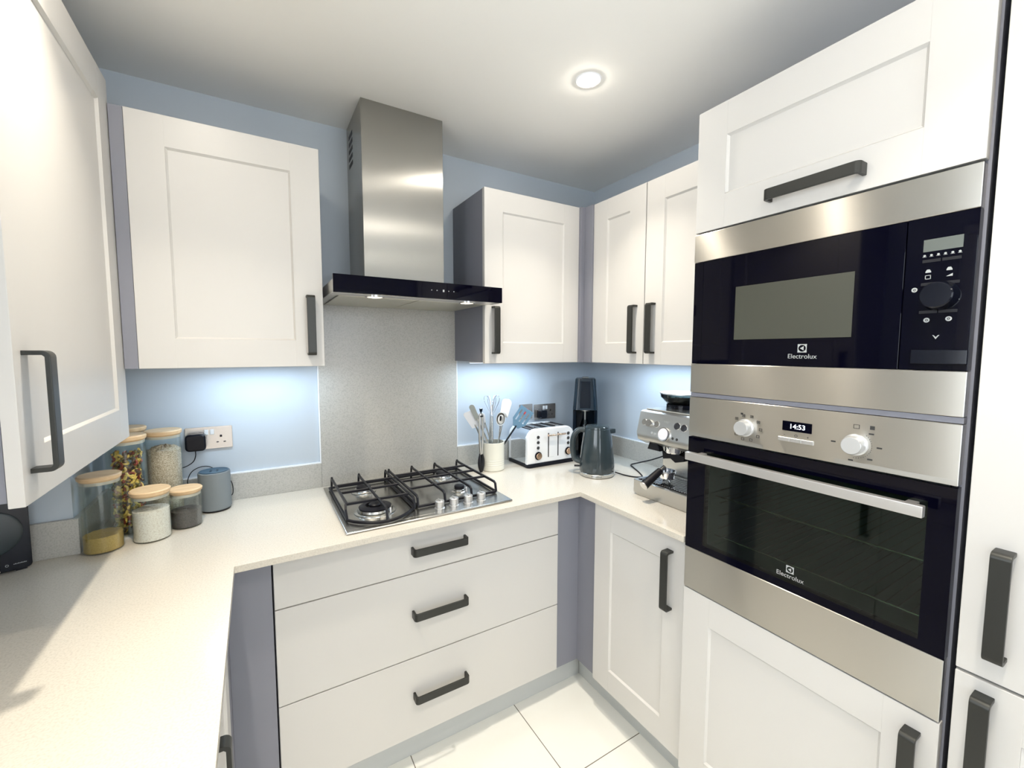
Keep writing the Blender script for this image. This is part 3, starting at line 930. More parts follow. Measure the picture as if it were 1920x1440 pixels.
# ------------------------------------------------------------------ downlights and cupboard lights
def downlight(i, x, y, label):
    r = thing('downlight', label, 'ceiling light', (x, y, H), 0, None if i == 0 else 'recessed ceiling lights')
    g = G().lathe([(0.026, -0.0002), (0.029, -0.004), (0.041, -0.003), (0.044, 0.0), (0.028, 0.0)], (0, 0, 0), 40)
    obj('bezel', g, M['trim'], r)
    g = G().lathe([(0, -0.010), (0.012, -0.009), (0.021, -0.0062), (0.0255, -0.0015), (0.026, 0), (0, 0)], (0, 0, 0), 32)
    obj('lens', g, M['lamp'], r)
    l = bpy.data.lights.new('downlight_beam', 'AREA')
    l.shape = 'DISK'; l.size = 0.05; l.energy = LAMP_W; l.color = LAMP_COL; l.spread = math.radians(92)
    lo = bpy.data.objects.new('downlight_beam', l); COL.objects.link(lo); lo.parent = r
    lo.location = (0, 0, -0.0115)
for i, (x, y) in enumerate(LAMPS):
    downlight(i, x, y, 'bright round recessed ceiling light above the corner worktop' if i == 0 else
              'recessed round ceiling light in the part of the ceiling outside the picture')

def led(face, plane, a0, a1, z, label):
    am_ = (a0 + a1) / 2
    L = abs(a1 - a0)
    r = thing('cupboard_light', label, 'light strip', (am_, plane, z) if face == 'y' else (plane, am_, z), 0 if face == 'y' else PI / 2)
    g = G().box(-L / 2, L / 2, -0.009, 0.009, -0.008, -0.0005, 0.001)
    obj('housing', g, M['alu'], r)
    g = G().box(-L / 2 + 0.004, L / 2 - 0.004, -0.006, 0.006, -0.0092, -0.008)
    obj('diffuser', g, M['led'], r)
    l = bpy.data.lights.new('strip_glow', 'AREA')
    l.shape = 'RECTANGLE'; l.size = L; l.size_y = 0.012; l.energy = LED_W * L / 0.5; l.color = LED_COL
    lo = bpy.data.objects.new('strip_glow', l); COL.objects.link(lo); lo.parent = r
    lo.location = (0, 0, -0.0105)
led('y', -0.150, -1.880, -1.515, Z0 + 0.006, 'blue-white light strip under the cupboard left of the hood')
led('y', -0.150, -0.865, -0.440, Z0 + 0.006, 'blue-white light strip under the cupboard right of the hood')
led('x', -0.150, -1.090, -0.405, Z0 + 0.006, 'blue-white light strip under the two-door cupboard')


# ------------------------------------------------------------------ jars and what is in them
def jar(x, y, R, h, lid_h, label, lid_r=None):
    r = thing('glass_jar', label, 'jar', (x, y, ZT + 0.0004), 0, 'glass storage jars with wooden lids')
    w = 0.0022
    g = G().lathe([(0, 0), (R - 0.004, 0), (R, 0.004), (R, h), (R - w, h), (R - w, 0.006), (R - w - 0.003, 0.0035), (0, 0.0035)], (0, 0, 0), 48)
    obj('glass_body', g, M['glass'], r)
    lr = lid_r or R + 0.0025
    g = G().lathe([(0, h + 0.0006), (lr - 0.006, h + 0.0006), (lr - 0.001, h + 0.006), (lr, h + lid_h - 0.003), (lr - 0.003, h + lid_h), (0, h + lid_h)], (0, 0, 0), 48)
    l = obj('lid', g, M['bamboo'], r)
    g = G().lathe([(0, h - 0.008), (R - w - 0.0008, h - 0.008), (R - w - 0.0004, h - 0.002), (R - w - 0.0004, h + 0.0005), (0, h + 0.0005)], (0, 0, 0), 40)
    obj('seal', g, M['seal'], l)
    return r

def fill(name, label, x, y, R, h, m, amp=0.0015, seed=1, dome=0.0):
    rnd = random.Random(seed)
    r_ = R - 0.0032
    b = bmesh.new()
    n, K = 48, 8
    bot = [b.verts.new((r_ * math.cos(2 * PI * i / n), r_ * math.sin(2 * PI * i / n), 0)) for i in range(n)]
    b.faces.new(bot[::-1])
    prev = bot
    for k in range(K, -1, -1):
        rr = r_ * k / K
        if k:
            ring = [b.verts.new((rr * math.cos(2 * PI * i / n), rr * math.sin(2 * PI * i / n), h + dome * (1 - (k / K) ** 2) + rnd.uniform(-amp, amp))) for i in range(n)]
            for i in range(n):
                b.faces.new((prev[i], prev[(i + 1) % n], ring[(i + 1) % n], ring[i]))
            prev = ring
        else:
            c = b.verts.new((0, 0, h + dome))
            for i in range(n):
                b.faces.new((prev[i], prev[(i + 1) % n], c))
    g = G(); g._take(b)
    o = obj(name, g, m, None)
    o.location = (x, y, ZT + 0.0045)
    return tag(o, label, name.replace('_', ' '), None, 'stuff')

JG, JR, JC, JP, JO, JB = (-2.103, -0.308), (-1.998, -0.283), (-1.921, -0.216), (-2.066, -0.190), (-1.985, -0.112), (-2.085, -0.070)
jar(*JG, 0.0460, 0.204, 0.017, 'glass jar with a shallow layer of golden powder, nearest the left wall')
jar(*JR, 0.0475, 0.136, 0.018, 'short glass jar filled with pale rice in front of the tall jars')
jar(*JC, 0.0435, 0.110, 0.016, 'shortest glass jar with dark seeds beside the grey speaker')
jar(*JP, 0.0490, 0.291, 0.018, 'tall glass jar of coloured curved pasta')
jar(*JO, 0.0490, 0.288, 0.018, 'tall glass jar full of pale rolled oats')
jar(*JB, 0.0490, 0.300, 0.018, 'tall jar behind the pasta jar with only the wooden lid edge showing')
fill('golden_powder', 'golden yellow powder at the bottom of the left jar', *JG, 0.0460, 0.043, M['gold'], 0.0006)
fill('rice', 'pale rice filling the short glass jar', *JR, 0.0475, 0.088, M['rice'], 0.0012, 2, 0.002)
fill('seeds', 'dark seeds in the shortest jar', *JC, 0.0435, 0.050, M['chia'], 0.001, 3, 0.001)
fill('oats', 'pale rolled oats filling the tall jar', *JO, 0.0490, 0.235, M['oat'], 0.004, 4, 0.014)
# flakes of oat pressed against the glass
g = G()
rnd = random.Random(11)
b = bmesh.new()
for k in range(900):
    a, z = rnd.uniform(0, 2 * PI), rnd.uniform(0.004, 0.236)
    rr = 0.0452
    c = Vector((rr * math.cos(a), rr * math.sin(a), z))
    nrm = Vector((math.cos(a) + rnd.uniform(-.5, .5), math.sin(a) + rnd.uniform(-.5, .5), rnd.uniform(-.8, .8))).normalized()
    t1 = nrm.orthogonal().normalized(); t2 = nrm.cross(t1)
    s = rnd.uniform(0.0024, 0.0042)
    ph = rnd.uniform(0, 6)
    vs = []
    for i in range(6):
        an = ph + 2 * PI * i / 6
        p = c + (t1 * math.cos(an) + t2 * math.sin(an) * 0.75) * s
        q = Vector((p.x, p.y, 0))
        if q.length > 0.0462:
            q *= 0.0462 / q.length
        vs.append(b.verts.new((q.x, q.y, p.z)))
    b.faces.new(vs)
g._take(b)
fl = obj('oat_flakes', g, mat('oat_flake', (0.74, 0.65, 0.52), 0.8), bpy.data.objects['oats'])

# curved pasta
g = G()
rnd = random.Random(5)
def macaroni(g, c, axis, spin, R0=0.0090, rt=0.0035, mi=0):
    g.mi = mi
    b = bmesh.new()
    n, K = 7, 6
    q = axis.to_track_quat('Z', 'Y').to_matrix() @ Matrix.Rotation(spin, 3, 'Z')
    rings = []
    for k in range(K + 1):
        a = -1.35 + 2.7 * k / K
        o = Vector((R0 * math.cos(a) - R0 * 0.6, R0 * math.sin(a), 0))
        e1 = Vector((math.cos(a), math.sin(a), 0)); e2 = Vector((0, 0, 1))
        rings.append([b.verts.new(c + q @ (o + e1 * rt * math.cos(2 * PI * i / n) + e2 * rt * math.sin(2 * PI * i / n))) for i in range(n)])
    for s, e in zip(rings, rings[1:]):
        for i in range(n):
            b.faces.new((s[i], s[(i + 1) % n], e[(i + 1) % n], e[i]))
    b.faces.new(rings[0][::-1]); b.faces.new(rings[-1])
    g._take(b)
for k in range(380):
    z = 0.008 + 0.240 * rnd.random()
    rr = 0.0345 * math.sqrt(rnd.uniform(0.42, 1.0))
    a = rnd.uniform(0, 2 * PI)
    c = Vector((rr * math.cos(a), rr * math.sin(a), z))
    ax = Vector((math.cos(a) + rnd.uniform(-.6, .6), math.sin(a) + rnd.uniform(-.6, .6), rnd.uniform(-.6, .6))).normalized()
    macaroni(g, c, ax, rnd.uniform(0, 6.28), mi=rnd.choice((0, 0, 0, 1, 1, 2, 3, 3)))
o = obj('pasta', g, [M['past1'], M['past2'], M['past3'], M['past4']])
o.location = (JP[0], JP[1], ZT + 0.0045)
tag(o, 'yellow, red and brown curved pasta in the tall jar', 'pasta', None, 'stuff')

# ------------------------------------------------------------------ smart speaker, plug, sockets
r = thing('smart_speaker', 'grey fabric cylindrical speaker beside the shortest jar', 'speaker', (-1.851, -0.090, ZT + 0.0004))
R = 0.0490
obj('base', G().lathe([(0, 0), (R - 0.005, 0), (R - 0.003, 0.003), (R - 0.003, 0.006), (0, 0.006)], (0, 0, 0), 48), M['black'], r)
obj('body', G().lathe([(0, 0.006), (R - 0.003, 0.006), (R, 0.012), (R, 0.136), (R - 0.001, 0.139), (R - 0.004, 0.140), (0, 0.140)], (0, 0, 0), 56), M['fabric'], r)
tp = obj('top', G().lathe([(0, 0.1402), (R - 0.006, 0.1402), (R - 0.004, 0.1420), (R - 0.008, 0.1425), (R - 0.010, 0.1412), (0, 0.1412)], (0, 0, 0), 56), M['bluegrey'], r)
for k in range(4):
    a = PI / 4 + k * PI / 2
    obj('button', G().cyl((0.014 * math.cos(a), 0.014 * math.sin(a), 0.1411), 0.0038, 0.0009, 'z', 16), M['navy2'], tp)

def socket(name, label, x0, x1, z0, z1, gangs, cat='wall socket', red=False, group=None):
    r = thing(name, label, cat, ((x0 + x1) / 2, -0.0005, (z0 + z1) / 2), 0, group)
    w, h = x1 - x0, z1 - z0
    g = G().prism(rounded(w, h, 0.004, 4, -w / 2, -h / 2), ((0, 0, 0), (1, 0, 0), (0, 0, 1), (0, -1, 0)), 0.005, 0.0015, 2)
    pl = obj('plate', g, M['mirror_plate'], r)
    if red:
        obj('switch', G().box(-0.014, 0.014, -0.009, -0.0045, -0.015, 0.015, 0.002), M['red'], r)
        return r
    for k in range(gangs):
        cx = (-w / 4 if k == 0 else w / 4)
        g = G().prism(rounded(0.046, 0.046, 0.010, 4, cx - 0.023, -0.034), ((0, -0.0048, 0), (1, 0, 0), (0, 0, 1), (0, -1, 0)), 0.0012)
        obj('insert', g, M['mirror_plate'], r)
        g = G()
        g.box(cx - 0.0035, cx + 0.0035, -0.0070, -0.0061, 0.001, 0.009)
        g.box(cx - 0.0145, cx - 0.0075, -0.0070, -0.0061, -0.019, -0.0155).box(cx + 0.0075, cx + 0.0145, -0.0070, -0.0061, -0.019, -0.0155)
        obj('pin_hole', g, M['black'], r)
        sx = (-0.009 if k == 0 else 0.009)
        obj('switch', G().box(sx - 0.0065, sx + 0.0065, -0.0095, -0.0045, 0.012, 0.032, 0.002), M['socket'], r)
    return r
socket('wall_socket', 'double metal wall socket above the grey speaker', -1.9390, -1.7940, 1.0320, 1.1160, 2)
socket('wall_socket', 'double metal wall socket behind the toaster', -0.4090, -0.2650, 1.0230, 1.1070, 2)
socket('wall_switch', 'single metal switch plate with a red switch above the toaster', -0.5040, -0.4200, 1.0330, 1.1130, 1, 'switch', True)

def plug(x, z, s, label):
    r = thing('plug', label, 'plug', (x, -0.0085, z))
    g = G().prism(rounded(s, s, s * 0.22, 5, -s / 2, -s / 2), ((0, 0, 0), (1, 0, 0), (0, 0, 1), (0, -1, 0)), 0.040, 0.006, 3)
    obj('body', g, M['blackgloss'], r)
    return r
plug(-1.9050, 1.0660, 0.062, 'black square adapter plugged into the left wall socket')
plug(-0.3720, 1.0550, 0.046, 'black plug in the double socket behind the toaster')
g = G()
g.tube([(-1.908, -0.026, 1.034), (-1.9085, -0.026, 1.015), (-1.916, -0.025, 0.995), (-1.935, -0.024, 0.981), (-1.963, -0.024, 0.970), (-1.990, -0.022, 0.945),
        (-1.985, -0.024, 0.90), (-1.955, -0.030, 0.885), (-1.936, -0.030, 0.900), (-1.935, -0.030, 0.930), (-1.921, -0.030, 0.960), (-1.892, -0.030, 0.974), (-1.862, -0.026, 0.966), (-1.835, -0.022, 0.93), (-1.805, -0.022, 0.905), (-1.80, -0.03, 0.86), (-1.820, -0.042, 0.845)], 0.0016, 8)
tag(obj('power_cord', g, M['black']), 'thin black cord looping behind the grey speaker from its adapter', 'cord')

# ------------------------------------------------------------------ black appliance in the left corner
r = thing('appliance', 'black glossy appliance with a round front disc under the left wall cupboard', 'appliance', (-2.2920, -0.3660, ZT + 0.0005), 0.345)
g = G().prism(rounded(0.120, 0.235, 0.010, 4, -0.060, 0.004), ((0, 0.024, 0), (1, 0, 0), (0, 0, 1), (0, -1, 0)), 0.030, 0.002, 2)
obj('body', g, M['blackgloss'], r)
g = G().lathe([(0, 0), (0.056, 0), (0.058, 0.002), (0.054, 0.004), (0, 0.003)], (-0.010, -0.006, 0.108), 56, Matrix.Rotation(PI / 2, 4, 'X'))
obj('disc', g, mat('dark_disc', (0.012, 0.022, 0.026), 0.22), r)
g = G()
g.lathe([(0.0022, 0), (0.0032, 0), (0.0032, 0.0004), (0.0022, 0.0004)], (0.016, -0.0062, 0.020), 16, Matrix.Rotation(PI / 2, 4, 'X'), closed=True)
for k in range(9):
    g.box(0.027 + k * 0.0026, 0.0288 + k * 0.0026, -0.0066, -0.0060, 0.0195, 0.0212 + 0.0006 * (k % 2))
obj('wordmark', g, M['white_print'], r)
obj('chrome_edge', G().tube([(-0.014, -0.012, 0.070), (-0.004, -0.014, 0.036), (0.003, -0.015, 0.010)], 0.0022, 10), M['chrome'], r)
obj('foot', G().box(-0.05, -0.03, -0.002, 0.02, 0, 0.0045), M['black'], r)
obj('foot', G().box(0.03, 0.05, -0.002, 0.02, 0, 0.0045), M['black'], r)

# ------------------------------------------------------------------ crock and utensils
CX, CY, CR, CH = -0.736, -0.134, 0.0560, 0.136
r = thing('utensil_crock', 'cream enamel pot full of kitchen utensils beside the hob', 'pot', (CX, CY, ZT + 0.0004))
g = G()
prof = [(0, 0), (CR - 0.003, 0), (CR, 0.004)]
for k in range(4):
    z = 0.022 + k * 0.010
    prof += [(CR, z), (CR - 0.0009, z + 0.0025), (CR, z + 0.005)]
prof += [(CR, CH - 0.012), (CR + 0.0012, CH - 0.004), (CR + 0.0005, CH), (CR - 0.003, CH), (CR - 0.004, CH - 0.006), (CR - 0.004, 0.006), (0, 0.006)]
obj('body', g.lathe(prof, (0, 0, 0), 56), M['enamel'], r)
ZC = ZT + 0.0075

def utensil(name, label, cat, top, foot, build, m=None):
    """thing whose local z runs from foot to top"""
    top, foot = Vector(top), Vector(foot)
    d = top - foot
    r = thing(name, label, cat, foot)
    r.rotation_mode = 'QUATERNION'
    zax = d.normalized()
    yax = Vector((0.62, 0.78, 0))           # thin side faces the room
    xax = yax.cross(zax).normalized(); yax = zax.cross(xax)
    r.rotation_quaternion = Matrix((xax, yax, zax)).transposed().to_quaternion()
    build(r, d.length)
    return r

def flat_head(w0, w1, L0, L1, th=0.0022, r=0.010, slots=0, corner=None):
    """blade outline from L0 to L1 with widths w0 (base) and w1 (tip)"""
    g = G()
    if not slots:
        pts = [(-w0 / 2, L0), (w0 / 2, L0), (w1 / 2, L1 - r)]
        for i in range(5):
            a = PI / 2 * i / 4
            pts.append((w1 / 2 - r + r * math.cos(a), L1 - r + r * math.sin(a)))
        for i in range(5):
            a = PI / 2 + PI / 2 * i / 4
            pts.append((-w1 / 2 + r + r * math.cos(a), L1 - r + r * math.sin(a)))
        g.prism(pts, ((0, -th / 2, 0), (1, 0, 0), (0, 0, 1), (0, 1, 0)), th, 0.0006)
    else:
        n = slots * 2 + 1
        c = (L1 - L0)
        g.prism([(-w0 / 2, L0), (w0 / 2, L0), (w1 / 2, L0 + c * 0.30), (-w1 / 2, L0 + c * 0.30)], ((0, -th / 2, 0), (1, 0, 0), (0, 0, 1), (0, 1, 0)), th, 0.0005)
        g.box(-w1 / 2, w1 / 2, -th / 2, th / 2, L1 - c * 0.16, L1, 0.0008)
        sw = w1 / (slots * 0.55 + slots + 1)
        x = -w1 / 2
        for k in range(slots + 1):
            g.box(x, x + sw, -th / 2, th / 2, L0 + c * 0.29, L1 - c * 0.15)
            x += sw * 1.55
            if k == slots: break
    return g

def b_turner(r, L):
    g = G().tube([(0, 0, 0), (0, 0, L - 0.10)], lambda t: 0.0058 - 0.001 * t, 12, False, 0.7)
    obj('handle', g, M['navy'], r)
    obj('blade', flat_head(0.030, 0.074, L - 0.108, L, 0.003, 0.01, 3), M['turner'], r)
utensil('slotted_turner', 'blue-grey slotted nylon turner leaning right over the toaster', 'spatula', (-0.5560, -0.165, 1.112), (-0.757, -0.125, ZC), b_turner)

def b_metal(r, L):
    obj('handle', G().tube([(0, 0, 0), (0, 0, L - 0.085)], 0.0042, 10, False, 0.6), M['steel'], r)
    obj('blade', flat_head(0.040, 0.050, L - 0.09, L, 0.0012, 0.018), M['steelS'], r)
utensil('steel_spatula', 'grey steel spatula standing tall at the right of the pot', 'spatula', (-0.6440, -0.118, 1.162), (-0.722, -0.112, ZC), b_metal)

def b_white(r, L):
    obj('handle', G().tube([(0, 0, 0), (0, 0, L - 0.07)], 0.0045, 10, False, 0.7), M['steel'], r)
    obj('blade', flat_head(0.040, 0.066, L - 0.085, L, 0.0035, 0.012), M['whitesil'], r)
utensil('white_spatula', 'white wide-headed spatula leaning left out of the pot', 'spatula', (-0.8580, -0.128, 1.118), (-0.735, -0.150, ZC), b_white)

def b_white2(r, L):
    obj('handle', G().tube([(0, 0, 0), (0, 0, L - 0.06)], 0.0042, 10, False, 0.7), M['whitesil'], r)
    obj('blade', flat_head(0.034, 0.050, L - 0.075, L, 0.0035, 0.014), M['whitesil'], r)
utensil('white_spatula', 'white spatula upright behind the metal tongs', 'spatula', (-0.7930, -0.105, 1.100), (-0.738, -0.128, ZC), b_white2)

def b_grey(r, L):
    obj('handle', G().tube([(0, 0, 0), (0, 0, L - 0.07)], 0.0042, 10, False), M['steel'], r)
    obj('blade', flat_head(0.022, 0.026, L - 0.08, L, 0.004, 0.012), M['greysil'], r)
utensil('silicone_spatula', 'narrow grey silicone spatula tip sticking up at far left of the pot', 'spatula', (-0.8590, -0.150, 1.150), (-0.715, -0.165, ZC), b_grey)

def b_whisk(r, L):
    obj('handle', G().tube([(0, 0, 0), (0, 0, L - 0.10)], 0.0055, 12, False), M['steel'], r)
    for k, s in enumerate((-1, -0.55, 0.55, 1)):
        pts = [(0, 0, L - 0.105), (0.014 * s, 0, L - 0.075), (0.034 * s, 0.004 * k - 0.006, L - 0.030), (0.036 * s, 0.004 * k - 0.006, L - 0.008), (0.026 * s, 0.004 * k - 0.006, L), (0.014 * s, 0, L - 0.014), (0.006 * s, 0, L - 0.06), (0, 0, L - 0.10)]
        obj('wire', G().tube(pts, 0.0011, 6), M['chrome'], r)
utensil('wire_whisk', 'wire whisk with splayed loops, tallest thing in the pot', 'whisk', (-0.7340, -0.120, 1.184), (-0.738, -0.136, ZC), b_whisk)

def b_masher(r, L):
    obj('handle', G().tube([(0, 0, 0), (0, 0, L)], lambda t: 0.004 + 0.003 * t, 12, False), M['steel'], r)
    obj('loop', G().tube([(0.000, 0, L - 0.002), (0.008, 0, L + 0.008), (0, 0, L + 0.018), (-0.008, 0, L + 0.008), (0, 0, L - 0.002)], 0.0013, 6), M['chrome'], r)
utensil('kitchen_utensil', 'steel tool with a hanging loop standing behind the whisk', 'utensil', (-0.7230, -0.100, 1.135), (-0.745, -0.105, ZC), b_masher)

def b_ladle(r, L):
    obj('handle', G().tube([(0, 0, 0), (0, 0, L - 0.05)], 0.0040, 10, False, 0.5), M['steel'], r)
    g = G().lathe([(0.001, -0.018), (0.016, -0.014), (0.022, 0), (0.0205, 0), (0.015, -0.0125), (0.001, -0.0165)], (0, 0, L - 0.02), 28, Matrix.Rotation(PI / 2.2, 4, 'X') @ Matrix.Diagonal((1, 1.5, 1, 1)))
    obj('bowl', g, M['steelS'], r)
utensil('steel_spoon', 'steel serving spoon with its bowl up between whisk and blue turner', 'spoon', (-0.6930, -0.140, 1.090), (-0.728, -0.155, ZC), b_ladle)
def b_slim(r, L):
    obj('handle', G().tube([(0, 0, 0), (0, 0, L)], 0.0045, 10, False, 0.5), M['steelS'], r)
    obj('end_cap', G().tube([(0, 0, L - 0.02), (0, 0, L + 0.004)], 0.0052, 10, False, 0.6), M['navy'], r)
utensil('kitchen_utensil', 'steel tool with a dark cap upright at the right rim of the pot', 'utensil', (-0.6880, -0.128, 1.078), (-0.712, -0.130, ZC), b_slim)
utensil('kitchen_utensil', 'slim steel handle leaning left between the tongs and whisk', 'utensil', (-0.7790, -0.135, 1.058), (-0.708, -0.143, ZC), lambda r, L: obj('handle', G().tube([(0, 0, 0), (0, 0, L)], 0.0040, 10, False, 0.6), M['steel'], r))

# tongs leaning against the outside of the pot
r = thing('tongs', 'closed steel tongs with black tips leaning on the outside of the pot', 'tongs', (-0.8105, -0.157, ZT + 0.002))
r.rotation_euler = (0, 0, 0.25)
g = G()
for s in (-1, 1):
    g.tube([(s * 0.004, 0, 0.085), (s * 0.0095, 0, 0.17), (s * 0.0085, 0, 0.25), (s * 0.003, 0, 0.278)], 0.0062, 10, True, 0.9)
obj('arm', g, M['rose'] if False else M['steelS'], r)
g = G()
for s in (-1, 1):
    g.tube([(s * 0.001, 0, 0.0), (s * 0.0075, 0, 0.03), (s * 0.0085, 0, 0.065), (s * 0.005, 0, 0.095)], lambda t: 0.0045 + 0.0055 * math.sin(PI * min(1, t * 1.1 + 0.05)) ** 1, 10)
obj('tip', g, M['black'], r)
g = G().box(-0.010, 0.010, -0.006, 0.006, 0.262, 0.270, 0.001)
obj('ring', g, M['black'], r)
g = G().prism([(-0.010, 0.303), (0.010, 0.303), (0.006, 0.286), (-0.006, 0.286)], ((0, 0.003, 0), (1, 0, 0), (0, 0, 1), (0, -1, 0)), 0.006, 0.0015)
g.tube([(0, 0, 0.27), (0, 0, 0.29)], 0.003, 8, False)
obj('pull_tab', g, M['navy'], r)

# ------------------------------------------------------------------ toaster
TX0, TX1, TYF, TYB = -0.587, -0.300, -0.216, -0.030
r = thing('toaster', 'white four-slot toaster with steel sides and brass levers', 'toaster', ((TX0 + TX1) / 2, (TYF + TYB) / 2, ZT + 0.0005))
w, dd_, hh = TX1 - TX0, TYB - TYF, 0.190
obj('base', G().prism(rounded(w + 0.006, dd_ + 0.010, 0.018, 5, -w / 2 - 0.003, -dd_ / 2 - 0.007), ((0, 0, 0.0), (1, 0, 0), (0, 1, 0), (0, 0, 1)), 0.016, 0.002), M['blackgloss'], r)
def arch(w, h, rr, z0):
    pts = [(-w / 2, z0), (w / 2, z0)]
    for i in range(9):
        a = PI / 2 * i / 8
        pts.append((w / 2 - rr + rr * math.cos(a), h - rr + rr * math.sin(a)))
    for i in range(9):
        a = PI / 2 + PI / 2 * i / 8
        pts.append((-w / 2 + rr + rr * math.cos(a), h - rr + rr * math.sin(a)))
    return pts
fr = lambda y: ((0, y, 0), (1, 0, 0), (0, 0, 1), (0, -1, 0))
obj('shell', G().prism(arch(w - 0.006, hh - 0.004, 0.050, 0.0165), fr(dd_ / 2 - 0.020), dd_ - 0.045, 0.0006), M['chrome'], r)
obj('front_panel', G().prism(arch(w, hh, 0.052, 0.0165), fr(-dd_ / 2 + 0.024), 0.024, 0.006, 3), M['whitegloss'], r)
obj('rear_panel', G().prism(arch(w, hh, 0.052, 0.0165), fr(dd_ / 2), 0.020, 0.006, 3), M['whitegloss'], r)
for k in range(4):
    x = -0.092 + k * 0.0613
    g = G().box(x - 0.013, x + 0.013, -0.066, 0.068, hh - 0.0042, hh - 0.0028)
    s_ = obj('slot', g, M['black'], r)
    g = G()
    g.box(x - 0.0150, x - 0.013, -0.068, 0.070, hh - 0.0042, hh - 0.0010).box(x + 0.013, x + 0.0150, -0.068, 0.070, hh - 0.0042, hh - 0.0010)
    obj('slot_rim', g, M['steel'], s_)
tx = lambda X: X - (TX0 + TX1) / 2
fy = -dd_ / 2
for X, zz in ((-0.5265, (0.148, 0.122, 0.095)), (-0.3395, (0.152, 0.127, 0.1015))):
    for z in zz:
        obj('button', G().cyl((tx(X), fy, z), 0.0080, 0.004, '-y', 20, bev=0.001), M['mark'], r)
for X, z in ((-0.5255, 0.0550), (-0.3390, 0.0600)):
    dl = obj('dial', G().cyl((tx(X), fy, z), 0.0205, 0.005, '-y', 36, bev=0.001), M['blackgloss'], r)
    obj('dial_face', G().cyl((tx(X), fy - 0.005, z), 0.0160, 0.008, '-y', 32, bev=0.001), M['rose'], dl)
for X in (-0.4635, -0.4037):
    sl = obj('lever_slot', G().box(tx(X) - 0.0030, tx(X) + 0.0030, fy - 0.0006, fy + 0.002, 0.0420, 0.1640), M['mark'], r)
    g = G().cyl((tx(X), fy, 0.155), 0.0035, 0.018, '-y', 12)
    g.rod((tx(X) - 0.014, fy - 0.018, 0.155), (tx(X) + 0.034, fy - 0.018, 0.155), 0.0045, n=14)
    obj('lever', g, M['rose'], r)
g = G().box(-0.022, 0.014, fy - 0.0005, fy, 0.0400, 0.0412)
obj('crumb_line', g, M['plinth'], r)

# ------------------------------------------------------------------ kettle
r = thing('kettle', 'glossy dark grey kettle on a steel base in front of the toaster', 'kettle', (-0.365, -0.463, ZT + 0.0005))
obj('power_base', G().lathe([(0, 0), (0.076, 0), (0.079, 0.004), (0.079, 0.017), (0.076, 0.0195), (0, 0.0195)], (0, 0, 0), 56), M['steel'], r)
bd = obj('body', G().lathe([(0, 0.020), (0.0775, 0.020), (0.0800, 0.026), (0.0800, 0.045), (0.0775, 0.080), (0.0725, 0.130), (0.0655, 0.180), (0.0605, 0.210), (0.0590, 0.218), (0.0560, 0.219), (0, 0.219)], (0, 0, 0), 64), M['kettle'], r)
obj('lid', G().lathe([(0, 0.2195), (0.0545, 0.2195), (0.0535, 0.2265), (0.0480, 0.2305), (0.020, 0.2325), (0, 0.2325)], (0, 0, 0), 56), M['kettle'], r)
ha = math.radians(142)          # handle points to the left of the room
hd = Vector((math.cos(ha), math.sin(ha), 0))
P = lambda q, z: tuple(hd * q + Vector((0, 0, z)))
g = G().tube([P(0.048, 0.205), P(0.075, 0.210), P(0.096, 0.198), P(0.109, 0.170), P(0.112, 0.130), P(0.108, 0.095), P(0.098, 0.070), P(0.074, 0.060)], lambda t: 0.0105 + 0.001 * math.sin(PI * t), 16, True, 1.25)
obj('handle', g, M['kettle'], r)
obj('switch', G().prism([(-0.010, 0), (0.010, 0), (0.008, 0.026), (-0.008, 0.026)], (P(0.078, 0.036), (-hd.y, hd.x, 0), hd, (0, 0, 1)), 0.005, 0.001), M['blackgloss'], r)
g = G().prism([(-0.020, 0), (0.020, 0), (0, 0.030)], (P(-0.052, 0.196), (hd.y, -hd.x, 0), -hd, (0, 0, 1)), 0.021, 0.003, 2)
obj('spout', g, M['kettle'], r)
fdir = Vector((-0.66, -0.75, 0))
g = G()
for k in range(13):
    a = math.radians(212 + k * 2.6)
    g.box(-0.0011, 0.0011, -0.0003, 0.0003, -0.0022 - 0.0006 * (k % 2), 0.0022, 0, 1, Matrix.Translation((0.0792 * math.cos(a), 0.0792 * math.sin(a), 0.010)) @ Matrix.Rotation(a + PI / 2, 4, 'Z'))
obj('wordmark', g, M['mark'], r)
g = G()
g.tube([(-0.289, -0.505, ZT + 0.010), (-0.270, -0.545, ZT + 0.004), (-0.255, -0.580, ZT + 0.003), (-0.235, -0.600, ZT + 0.003), (-0.215, -0.602, ZT + 0.003), (-0.175, -0.545, ZT + 0.003),
        (-0.135, -0.470, ZT + 0.004), (-0.105, -0.430, ZT + 0.004), (-0.060, -0.445, ZT + 0.012), (-0.040, -0.500, ZT + 0.035), (-0.028, -0.580, ZT + 0.075), (-0.026, -0.680, ZT + 0.13)], 0.0030, 8)
tag(obj('power_cord', g, M['black']), 'black kettle cord bent across the worktop towards the coffee machine', 'cord')

